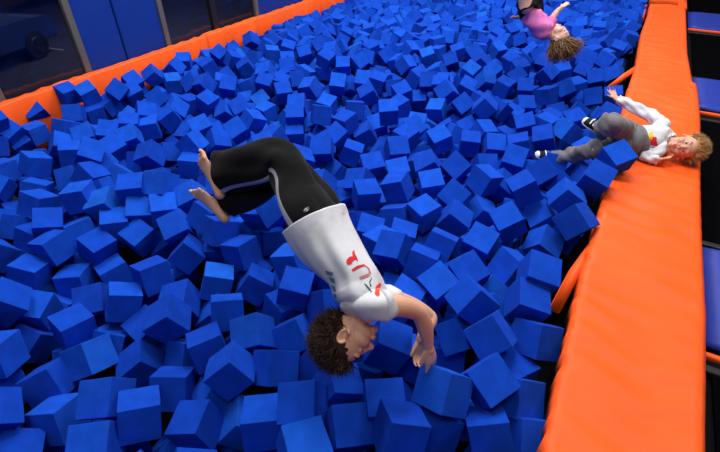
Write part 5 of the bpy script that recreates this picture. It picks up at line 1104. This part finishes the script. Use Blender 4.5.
def limb(bm, pts, seg=16, n=None): tube(bm, pts, seg, n or 8*len(pts))

def strands(name, mt, parent, roots, n, length, rad, bend, seg=6, seed=0, jitter=.35, gravity=Vector((0, 0, -1)), g=.3):
    """thin tapering locks; roots() gives (point, outward direction)"""
    rnd = random.Random(seed); verts, faces = [], []
    for _ in range(n):
        p, d = roots(rnd)
        d = nz(nz(d)+Vector((rnd.uniform(-1, 1), rnd.uniform(-1, 1), rnd.uniform(-1, 1)))*jitter)
        ln = length*rnd.uniform(.6, 1.15); st = ln/seg; r0 = rad*rnd.uniform(.7, 1.3)
        cur = Vector((rnd.uniform(-1, 1), rnd.uniform(-1, 1), rnd.uniform(-1, 1)))*bend
        q = p-d*.006; k0 = len(verts)
        for i in range(seg+1):
            r = r0*(1-(i/seg)**1.6)+.0003
            a = d.orthogonal().normalized(); b = d.cross(a)
            for j in range(4):
                th = PI/2*j; verts.append(q+a*math.cos(th)*r+b*math.sin(th)*r*.6)
            if i:
                for j in range(4): faces.append((k0+(i-1)*4+j, k0+(i-1)*4+(j+1) % 4, k0+i*4+(j+1) % 4, k0+i*4+j))
            q = q+d*st; d = nz(d+(cur+gravity*g)/seg)
    me = bpy.data.meshes.new(name); me.from_pydata(verts, [], faces)
    return link_mesh(name, me, mt, parent)

def small(name, c, X, Y, Z, mt, parent, seg=14):
    bm = bmesh.new(); ell(bm, c, X, Y, Z, seg); return put(name, bm, mt, parent)

# ---------------------------------------------------------- the boy in mid flip
def build_flipping_boy():
    base = at_z(430, 366, .0); base.z = 0
    t = thing('person', base, 'barefoot boy in white printed tee and black sweatpants, upside down in mid flip', 'person')
    V = -FW
    # --- body
    bm = bmesh.new()
    loft(bm, [(at(311, 214, 1.985), .09, .06), (at(316, 222, 1.97), .11, .075), (at(330, 245, 1.92), .105, .075), (at(349, 275, 1.88), .12, .082), (at(361, 296, 1.84), .13, .078), (at(364, 308, 1.83), .09, .06)], V, 26, 22, (True, True), None, True)
    O = at(344.2, 339.8, 1.82); U = img(-.60, .80, 0); Fv = img(.80, .60, 0); Fv = rot(Fv, U, 9); U = nz(U-Fv*U.dot(Fv))
    limb(bm, [(at(365, 308, 1.83), .056), (at(359, 317, 1.825), .044), (at(352, 327, 1.82), .044)], 16)
    P, L = head(bm, O, Fv, U, .95)
    # left arm (nearer) and right arm
    limb(bm, [(at(366, 305, 1.79), .052), (at(376, 306, 1.715), .045), (at(396, 305.5, 1.745), .0425), (at(412, 309.5, 1.80), .0375), (at(419.5, 314, 1.825), .034), (at(425, 327, 1.87), .0335), (at(428, 345, 1.925), .0235), (at(429, 350, 1.935), .0225)], 18, 60)
    hand(bm, at(429, 348, 1.93), img(.20, 1, .42), img(.75, .1, -.65), img(-.75, .1, -.6), .9, (8, 8, 9, 10), 2.5, 24)
    limb(bm, [(at(368, 298, 1.91), .056), (at(384, 298, 1.97), .05), (at(412, 306, 2.09), .040), (at(427, 315, 2.14), .035), (at(430, 320, 2.14), .034), (at(426, 328, 2.11), .031), (at(421, 339, 2.08), .0235)], 18, 60)
    hand(bm, at(420.5, 340, 2.08), img(-.12, 1, .25), img(.5, -.1, .8), img(-.8, .15, -.3), .85, (26, 28, 30, 32), 2, 30)
    # legs
    limb(bm, [(at(310, 218, 1.93), .068), (at(299, 192, 2.0), .066), (at(287, 163, 2.08), .055), (at(279, 160, 2.10), .053), (at(252, 168, 2.16), .05), (at(229, 180, 2.20), .035)], 18, 60)
    limb(bm, [(at(318, 212, 2.05), .068), (at(305, 188, 2.13), .064), (at(291, 171, 2.2), .055), (at(284, 172, 2.22), .053), (at(258, 184, 2.26), .05), (at(234, 207, 2.29), .035)], 18, 60)
    FOOTSIDE[0] = 1
    foot(bm, at(217, 198, 2.17), img(-.44, -.90, .05), img(-.62, .30, -.72), 1.02)
    FOOTSIDE[0] = -1
    foot(bm, at(223, 222.5, 2.25), img(-.70, -.72, .05), img(-.50, .50, -.70), 1.02)
    me = remesh(bm, .0042, 3, 'body')
    lo = lambda v: Vector(v)-base
    blots = [(lo(P(.097, -.082)), .018, (.42, .10, .085), .75), (lo(P(.108, -.05)), .016, (.60, .24, .17), .5), (lo(P(.065, -.05, .05)), .028, (.62, .25, .17), .45),
             (lo(P(-.006, -.03, .085)), .022, (.58, .22, .15), .5), (lo(at(205, 160, 2.2)), .04, (.62, .26, .18), .45), (lo(at(434, 364, 1.98)), .03, (.55, .22, .14), .4)]
    link_mesh('body', me, skin_mat('tanned_skin', (.72, .395, .26), blots), t)
    for q in (-1, 1):
        small('eye', P(.081, -.018, .032*q), Fv*.0095, U*.0045, L*.012, M['iris'], t)
        bm = bmesh.new(); tube(bm, [(P(.094, .014, .014*q), .0035), (P(.094, .021, .03*q), .004), (P(.079, .019, .047*q), .0025)], 8, 12); put('eyebrow', bm, M['brow'], t)
    # --- hair: cap and loose locks falling and flying
    bm = bmesh.new(); ell(bm, O+(-Fv*.012+U*.012), Fv*.090, U*.085, L*.078, 28)
    bmesh.ops.delete(bm, geom=[v for v in bm.verts if (v.co-O).dot(Fv)*.8-(v.co-O).dot(U)*.95 > .028], context='VERTS')
    cap = put('hair', bm, M['brown_hair'], t)
    def roots(rnd):
        while True:
            a = Vector((rnd.gauss(0, 1), rnd.gauss(0, 1), rnd.gauss(0, 1))).normalized(); f, u, l = a
            if f*.8-u*.95 < .42 and not (f > .1 and u < .48) and not (abs(l) > .72 and u < .02 and f > -.35) and (u > -.75 or f < -.3) and u > -.93:
                return O+(Fv*(f*.090-.006)+U*(u*.086+.009)+L*l*.076), nz(Fv*(f-.15)+U*(u+.35)+L*l)
    strands('locks', M['brown_hair'], cap, roots, 3000, .072, .0026, 2.4, 7, 3, .6, nz(U*.9-Fv*.35), 1.2)
    # --- tee: torso tube with an open hem and two open sleeves
    def fold(u, th):
        k = math.sin(th*3+u*9)*.5+math.sin(th*5-u*14+1)*.35+math.sin(th*2+u*22)*.3
        d = math.sin(th*7-u*11+.8*math.sin(th*3))*max(0, min(1, u*4))*.5+math.sin(th*11-u*17+2)*.25
        return .0075*k*(.35+.65*min(1, u*2.2))+.0055*d+.003*math.sin(th*4+2)*max(0, 1-u*4)
    bm = bmesh.new()
    loft(bm, [(at(314, 219.5, 1.93), .155, .142), (at(320.5, 232.5, 1.923), .153, .137), (at(332, 248, 1.907), .149, .123), (at(350, 270.5, 1.88), .152, .103), (at(359, 287, 1.86), .155, .101), (at(363, 300, 1.84), .15, .098), (at(363, 309, 1.83), .115, .084), (at(361, 315, 1.826), .072, .06), (at(359, 318.5, 1.823), .052, .049)],
         V, 80, 96, (False, False), fold)
    sl = lambda u, th: .004*math.sin(th*4+u*5)+.003*math.sin(u*18+th)
    loft(bm, [(at(354, 299, 1.82), .06, .07), (at(364, 303, 1.76), .062, .060), (at(376, 305.5, 1.705), .060, .054), (at(383, 305.0, 1.705), .062, .058), (at(386.5, 303.6, 1.714), .062, .060)], V, 30, 40, (False, False), sl)
    loft(bm, [(at(360, 298, 1.88), .08, .08), (at(370, 297, 1.925), .07, .066), (at(384, 297.5, 1.965), .062, .058), (at(394, 299, 2.0), .06, .054)], V, 24, 32, (False, False), sl)
    tee = link_mesh('tee_shirt', solid(bm, .003, 'tee_shirt'), M['shirt'], t)
    S = lambda pts, ox, oy, k: [(ox+a/k, oy+b/k) for a, b in pts]
    k = 6.4625    # printed front of the tee, partly folded away
    decal('printed_lettering', [S(q, 320, 240, k) for q in (
        [(172, 128), (190, 108), (212, 104), (208, 78), (222, 62), (226, 90), (240, 112), (246, 138), (232, 126), (214, 132), (204, 154), (184, 160), (170, 146)],
        [(204, 190), (240, 166), (286, 154), (290, 166), (246, 182), (212, 204)])], tee, M['print_red'], tee)
    decal('printed_lettering', [S(q, 320, 240, k) for q in (
        [(252, 240), (318, 212), (322, 232), (262, 254)], [(308, 178), (316, 176), (330, 214), (320, 218)], [(290, 160), (312, 174), (308, 182), (288, 168)])], tee, M['print_pink'], tee)
    decal('printed_lettering', [S(q, 320, 240, k) for q in (
        [(284, 280), (298, 284), (322, 312), (338, 334), (328, 336), (308, 312)], [(318, 268), (332, 242), (336, 250), (324, 272), (334, 298), (326, 302)])], tee, M['print_green'], tee)
    decal('printed_lettering', [S([(364, 296), (388, 276), (398, 288), (384, 316), (386, 356), (372, 366), (354, 346), (358, 318)], 320, 240, k)], tee, M['print_orange'], tee)
    decal('printed_back', [S(q, 320, 240, k) for q in ([(32, 196), (86, 212), (74, 234), (42, 222)], [(52, 236), (92, 250), (98, 282), (72, 272)], [(70, 290), (98, 300), (102, 336), (84, 330)], [(84, 344), (102, 350), (104, 376), (94, 372)])], tee, M['print_teal'], tee)
    # --- sweatpants: hip tube and two open legs, pale tape down the outer seams
    def pf(u, th): return .006*math.sin(th*3+u*16)+.005*math.sin(th*5-u*11+1)
    bm = bmesh.new()
    loft(bm, [(at(325, 236, 1.94), .125, .095), (at(316, 219, 1.97), .135, .105), (at(310, 205, 1.995), .125, .09), (at(304, 191, 2.04), .085, .07), (at(301, 184, 2.07), .05, .05)], V, 24, 32, (False, True), None)
    legL = [(at(323, 240, 1.90), .092, .085), (at(309, 217, 1.92), .096, .105), (at(299, 196, 1.99), .09, .096), (at(293, 178, 2.04), .085, .090), (at(284, 163.5, 2.08), .082, .094), (at(272, 161, 2.105), .085, .098), (at(252, 164.5, 2.14), .09, .102), (at(234, 169.5, 2.17), .095, .104), (at(223, 173, 2.19), .097, .105)]
    legR = [(at(327, 232, 2.02), .092, .1), (at(318, 210, 2.05), .092, .098), (at(308, 192, 2.1), .085, .09), (at(296, 176, 2.16), .082, .085), (at(288, 170, 2.19), .08, .085), (at(276, 173, 2.21), .08, .085), (at(256, 187, 2.25), .08, .085), (at(234, 197, 2.28), .082, .085), (at(226, 203, 2.29), .084, .084)]
    loft(bm, legR, V, 70, 44, (False, False), pf)
    rings = loft(bm, legL, V, 90, 48, (False, False), pf)
    co = [[v.co.copy() for v in r] for r in rings]
    pants = link_mesh('sweatpants', solid(bm, .004, 'sweatpants'), M['pants'], t)
    bm = bmesh.new(); prev = None; ns = 48
    ctr = [sum(r, Vector())/len(r) for r in co]
    for i, r in enumerate(co):
        # the seam runs on the side of the leg turned to the back of the knee
        want = [(0, 318), (.42, 316), (.55, 308), (.62, 303), (.8, 299), (1, 300)]
        u = i/(len(co)-1)
        for (ua, da), (ub, db) in zip(want, want[1:]):
            if ua <= u <= ub: deg = da+(db-da)*(u-ua)/(ub-ua)
        def pt(dg):
            x = (dg % 360)/360*ns; j = int(x); w = x-j
            p = r[j % ns]*(1-w)+r[(j+1) % ns]*w; return p+(p-ctr[i]).normalized()*.0028
        row = [bm.verts.new(pt(deg+d)) for d in (-8, -4, 0, 4, 8)]
        if prev:
            for a in range(4): bm.faces.new((prev[a], prev[a+1], row[a+1], row[a]))
        prev = row
    o = put('side_stripe', bm, M['stripe'], pants); o['label'] = 'pale grey side stripe'
    decal('brand_mark', [[(303, 211.6), (305, 208.4), (309, 206.6), (306, 210)], [(304.6, 212.2), (307, 209.6), (309.4, 207.8), (308, 210.6)]], pants, M['stripe'], pants)
    return t
build_flipping_boy()

# ---------------------------------------------------------- the small boy lying on the pad
def build_lying_boy():
    base = at_z(650, 140, .135)
    t = thing('person', base, 'small blond boy in white long sleeves and grey pants lying across the orange pad', 'person')
    V = nz(CAM-base)
    bm = bmesh.new()
    H = lambda x, y, z: at_z(x, y, z)
    loft(bm, [(H(623, 140, .245), .07, .085), (H(640, 139, .25), .072, .088), (H(657, 137, .25), .075, .095), (H(665, 138, .25), .06, .075)], UPV, 22, 20, (True, True), None, True)
    O = H(688.5, 147.5, .265); U = nz(Vector((.95, .0, .10))+Vector((0, -.18, 0))); Fv = nz(UPV*.36+Vector((-.12, -.93, 0))); Fv = nz(Fv-U*Fv.dot(U))
    limb(bm, [(H(664, 139, .25), .045), (H(674, 143, .25), .040), (O-U*.03, .042)], 14)
    P, L = head(bm, O, Fv, U, 1.0, .5, 1.25)
    sh, el, wr = H(662, 124, .27), H(641, 111, .30), H(617, 98.5, .33)
    limb(bm, [(H(661, 130, .26), .045), (sh, .042), (el, .034), (wr, .022)], 14)
    hand(bm, H(615.5, 98, .335), nz(H(610.5, 86, .40)-wr), Vector((.5, .8, .3)), Vector((-1, .2, .2)), .72, (6, 10, 22, 26), 8, 50)
    sh2, el2, wr2 = H(660, 148, .22), H(646, 155, .19), H(658, 159.5, .185)
    limb(bm, [(H(659, 144, .24), .045), (sh2, .042), (el2, .033), (wr2, .022)], 14)
    hand(bm, H(659, 159.5, .185), nz(Vector((.85, .35, .25))), nz(Vector((-.1, .3, -1))), Vector((.2, -.9, .3)), .66, (22, 22, 24, 26), 8, 50)
    k1, a1 = H(612, 125, .44), H(603, 131, .36)
    limb(bm, [(H(626, 137, .25), .06), (H(622, 132, .33), .05), (k1, .044), (H(607.5, 126.5, .42), .04), (a1, .034)], 14)
    k2, a2 = H(592, 149.5, .185), H(556, 159.5, .0)
    limb(bm, [(H(626, 144, .23), .06), (k2, .045), (a2, .034)], 14)
    me = remesh(bm, .0045, 3, 'body')
    lo = lambda v: Vector(v)-base
    link_mesh('body', me, skin_mat('fair_skin', (.66, .36, .25), [(lo(P(.095, -.082)), .017, (.55, .12, .11), .8), (lo(P(.064, -.05, .042)), .027, (.70, .27, .21), .6), (lo(P(.064, -.05, -.042)), .027, (.70, .27, .21), .6)]), t)
    for q in (-1, 1):
        e = small('eye', P(.0815, -.016, .031*q), Fv*.009, U*.0075, L*.012, M['eye_white'], t)
        small('iris', P(.0885, -.017, .031*q), Fv*.003, U*.0062, L*.0062, M['iris'], e)
    bm = bmesh.new(); ell(bm, O+(-Fv*.010+U*.010), Fv*.097, U*.096, L*.086, 24)
    bmesh.ops.delete(bm, geom=[v for v in bm.verts if (v.co-O).dot(Fv)*.8-(v.co-O).dot(U)*.95 > .012], context='VERTS')
    cap = put('hair', bm, M['blond_hair'], t)
    def roots(rnd):
        while True:
            f, u, l = Vector((rnd.gauss(0, 1), rnd.gauss(0, 1), rnd.gauss(0, 1))).normalized()
            if f*.8-u*.95 < .02 and u > -.5: return O+(Fv*(f*.099-.010)+U*(u*.096+.010)+L*l*.087), nz(Fv*(f*.6+.1)+U*(u*.7+.2)+L*l)
    strands('locks', M['blond_hair'], cap, roots, 1300, .050, .0028, 1.2, 6, 5, .4, nz(U*.5-UPV*.2), .4)
    # white long sleeved top
    def fo(u, th): return .005*math.sin(th*3+u*13)+.004*math.sin(th*5-u*17)+.003*math.sin(u*31+th)
    bm = bmesh.new()
    loft(bm, [(H(633, 141, .25), .080, .100), (H(640, 139.5, .255), .094, .114), (H(652, 138, .255), .097, .116), (H(662, 138, .255), .085, .10), (H(669, 140, .253), .058, .060), (H(671, 141, .252), .048, .048)], UPV, 44, 48, (False, False), fo)
    loft(bm, [(H(657, 133, .26), .06, .068), (H(661, 124.5, .27), .060, .062), (H(652, 117, .285), .053, .052), (el, .047, .046), (H(628, 104, .315), .041, .040), (H(618, 99.2, .33), .036, .034)], UPV, 46, 28, (False, False), fo)
    loft(bm, [(H(656, 143, .24), .05, .065), (H(660, 149, .22), .055, .056), (H(652, 154.5, .195), .047, .050), (H(646.5, 156, .188), .043, .045), (H(652, 158.8, .186), .038, .038), (H(657, 159.6, .186), .034, .033)], UPV, 40, 28, (False, False), fo)
    top = link_mesh('long_sleeved_top', solid(bm, .003, 'long_sleeved_top'), M['shirt'], t)
    q = lambda pts: [[(630+a/5.656, 100+b/5.65) for a, b in p] for p in pts]
    decal('printed_patch', q([[(118, 205), (150, 210), (156, 262), (122, 256), (96, 246), (108, 232)]]), top, M['print_red'], top)
    decal('printed_patch', q([[(96, 196), (124, 178), (134, 200), (124, 226), (100, 232), (92, 214)]]), top, M['print_yellow'], top)
    # grey pants, upper leg drawn up, lower leg sunk between the cubes
    def pf(u, th): return .006*math.sin(th*3+u*15)+.006*math.sin(th*2-u*23)+.005*math.sin(u*40+th*2)+.004*math.sin(u*63-th*3)
    bm = bmesh.new()
    loft(bm, [(H(639.5, 140, .25), .106, .126), (H(630, 140.5, .25), .108, .128), (H(622, 140, .25), .095, .115), (H(616, 140, .25), .06, .08)], UPV, 16, 36, (False, True), pf)
    loft(bm, [(H(634, 137, .255), .085, .075), (H(624, 131, .33), .084, .078), (H(614, 125, .44), .080, .076), (H(609, 124.5, .45), .074, .074), (H(605, 127.5, .41), .068, .070), (H(602.5, 130.5, .37), .062, .066)], Vector((0, -1, .3)), 46, 36, (False, False), pf)
    loft(bm, [(H(632, 144, .24), .08, .07), (H(612, 147, .225), .072, .066), (H(594, 149, .19), .066, .062), (H(576, 154, .12), .06, .056), (H(556, 159, .01), .058, .056)], UPV, 50, 36, (False, False), pf)
    link_mesh('pants', solid(bm, .003, 'pants'), M['grey_fleece'], t)
    # navy shoes with white toes
    def shoe(heel, d, up, s):
        d = nz(d); up = nz(up-d*up.dot(d)); w = d.cross(up)
        Q = lambda a, b, c=0: heel+(d*a+up*b+w*c)*s
        bm = bmesh.new()
        loft(bm, [(Q(.02, .035), .036*s, .034*s), (Q(.06, .036), .038*s, .037*s), (Q(.11, .030), .032*s, .042*s), (Q(.15, .024), .024*s, .041*s), (Q(.175, .02), .017*s, .032*s)], up, 24, 22, (True, True), None, True)
        loft(bm, [(Q(.04, .04), .034*s, .036*s), (Q(.045, .075), .034*s, .036*s), (Q(.046, .10), .036*s, .038*s)], d, 10, 20)
        sh_ = put('shoe', bm, M['navy'], t)
        bm = bmesh.new(); loft(bm, [(Q(-.01, .004), .008*s, .028*s), (Q(.05, .003), .009*s, .036*s), (Q(.12, .003), .009*s, .044*s), (Q(.17, .005), .009*s, .040*s), (Q(.188, .007), .008*s, .028*s)], up, 20, 18, (True, True), None, True); put('sole', bm, M['white_rubber'], sh_)
        bm = bmesh.new(); ell(bm, Q(.168, .02), d*.028*s, up*.021*s, w*.036*s); put('toecap', bm, M['white_rubber'], sh_)
        for c in (.085, .115):
            bm = bmesh.new(); loft(bm, [(Q(c, .058, -.034), .004*s, .006*s), (Q(c+.004, .066, 0), .005*s, .007*s), (Q(c, .058, .034), .004*s, .006*s)], up, 12, 8, (True, True), None, True); put('strap', bm, M['white_rubber'], sh_)
        return sh_
    ht = H(601, 133.5, .31)
    shoe(ht, nz(H(584, 121, .36)-ht), nz(Vector((.55, -.55, .62))), .88)
    ht = H(552, 160.5, -.05)
    shoe(ht, nz(H(532, 153.5, .02)-ht), nz(Vector((.2, -.3, .9))), .88)
    return t
build_lying_boy()

# ---------------------------------------------------------- the girl tumbling far back
def build_tumbling_girl():
    D = 4.5
    A = lambda x, y, d=0: at(x, y, D+d)
    base = A(548, 30); base.z = 0
    t = thing('person', base, 'long haired girl in pink tee tumbling head down at the top of the photo', 'person')
    V = -FW
    bm = bmesh.new()
    loft(bm, [(A(528, 6), .085, .07), (A(532, 16), .08, .062), (A(540, 27), .085, .062), (A(546, 34), .08, .055)], V, 18, 18, (True, True), None, True)
    O = A(560, 38.5, -.02); U = img(.62, .60, -.1); Fv = img(.40, -.62, -.62); Fv = nz(Fv-U*Fv.dot(U))
    limb(bm, [(A(546, 33), .05), (A(551, 35, -.01), .04), (O-U*.03, .042)], 12)
    P, L = head(bm, O, Fv, U, .95, .6, 1.05)
    limb(bm, [(A(547, 30, .06), .045), (A(549, 24, .12), .038), (A(556, 13, .12), .03), (A(561, 8, .10), .021)], 12)
    hand(bm, A(561.5, 7.5, .10), img(.8, -.6, 0), img(-.4, -.5, -.7), img(-.3, -.7, .5), .7, (8, 10, 12, 14), 6, 45)
    limb(bm, [(A(543, 30, .02), .032), (A(534, 25, .16), .030), (A(524, 19, .20), .028), (A(520, 17, .16), .021)], 12)
    hand(bm, A(520, 17, .16), img(-1, .1, .1), img(-.6, .1, -.7), img(-.7, .2, .6), .66, (12, 14, 16, 18), 4, 40)
    for q in (-1, 1):
        limb(bm, [(A(531+4*q, 6, .08*q), .075), (A(528+6*q, -18, -.05+.1*q), .055), (A(531+6*q, -34, .25+.1*q), .045), (A(545+6*q, -40, .45+.1*q), .033)], 12)
        foot(bm, A(550+6*q, -42, .50+.1*q), img(.2, -.9, .5), img(.9, .1, .4), .75)
    me = remesh(bm, .006, 2, 'body')
    lo = lambda v: Vector(v)-base
    link_mesh('body', me, skin_mat('light_skin', (.68, .40, .31), [(lo(P(.095, -.082)), .017, (.5, .13, .12), .7)]), t)
    for q in (-1, 1): small('eye', P(.083, -.016, .031*q), Fv*.009, U*.007, L*.012, M['iris'], t)
    bm = bmesh.new(); ell(bm, O+(-Fv*.010+U*.010), Fv*.090, U*.089, L*.080, 22)
    bmesh.ops.delete(bm, geom=[v for v in bm.verts if (v.co-O).dot(Fv)*.8-(v.co-O).dot(U)*.95 > .02], context='VERTS')
    cap = put('hair', bm, M['light_brown_hair'], t)
    def roots(rnd):
        while True:
            f, u, l = Vector((rnd.gauss(0, 1), rnd.gauss(0, 1), rnd.gauss(0, 1))).normalized()
            if f*.8-u*.95 < .10 and u > -.6:
                return O+(Fv*(f*.092-.010)+U*(u*.089+.010)+L*l*.080), nz(Fv*f*.25+U*(u*.3+.5)+L*l*.35+rnd.choice((img(1, .15, 0), img(1, .45, 0), img(.6, 1, 0), img(-.55, 1, 0)))*1.3)
    strands('long_hair', M['light_brown_hair'], cap, roots, 900, .165, .0048, 1.0, 8, 9, .12, Vector((0, 0, -1)), .2)
    def fo(u, th): return .006*math.sin(th*3+u*13)+.004*math.sin(th*5-u*17)
    bm = bmesh.new()
    loft(bm, [(A(530.5, 13), .115, .098), (A(535, 20), .11, .092), (A(541, 27.5), .115, .088), (A(546, 33), .10, .075), (A(549, 35.5), .06, .055)], V, 36, 40, (False, False), fo)
    loft(bm, [(A(545, 31, .03), .06, .06), (A(548.5, 26, .10), .055, .055), (A(552, 20, .12), .052, .050)], V, 16, 24, (False, False), None)
    loft(bm, [(A(543, 30, .0), .05, .05), (A(538, 27.5, .08), .047, .047), (A(534, 25.5, .15), .045, .044)], V, 16, 24, (False, False), None)
    link_mesh('pink_tee', solid(bm, .003, 'pink_tee'), M['pink'], t)
    bm = bmesh.new()
    loft(bm, [(A(533, 16), .105, .09), (A(530.5, 10), .125, .112), (A(529.5, 3), .125, .115), (A(528.5, -5), .11, .10), (A(528, -10), .07, .07)], V, 20, 30, (False, True), fo)
    for q in (-1, 1):
        loft(bm, [(A(532+3*q, 11, .07*q), .085, .085), (A(530+5*q, -5, .02+.09*q), .080, .080), (A(528+6*q, -18, -.05+.1*q), .072, .07), (A(531+6*q, -33, .23+.1*q), .06, .06), (A(543+6*q, -39, .42+.1*q), .05, .05)], V, 40, 26, (False, False), fo)
    link_mesh('leggings', solid(bm, .003, 'leggings'), M['dark_denim'], t)
    return t
build_tumbling_girl()
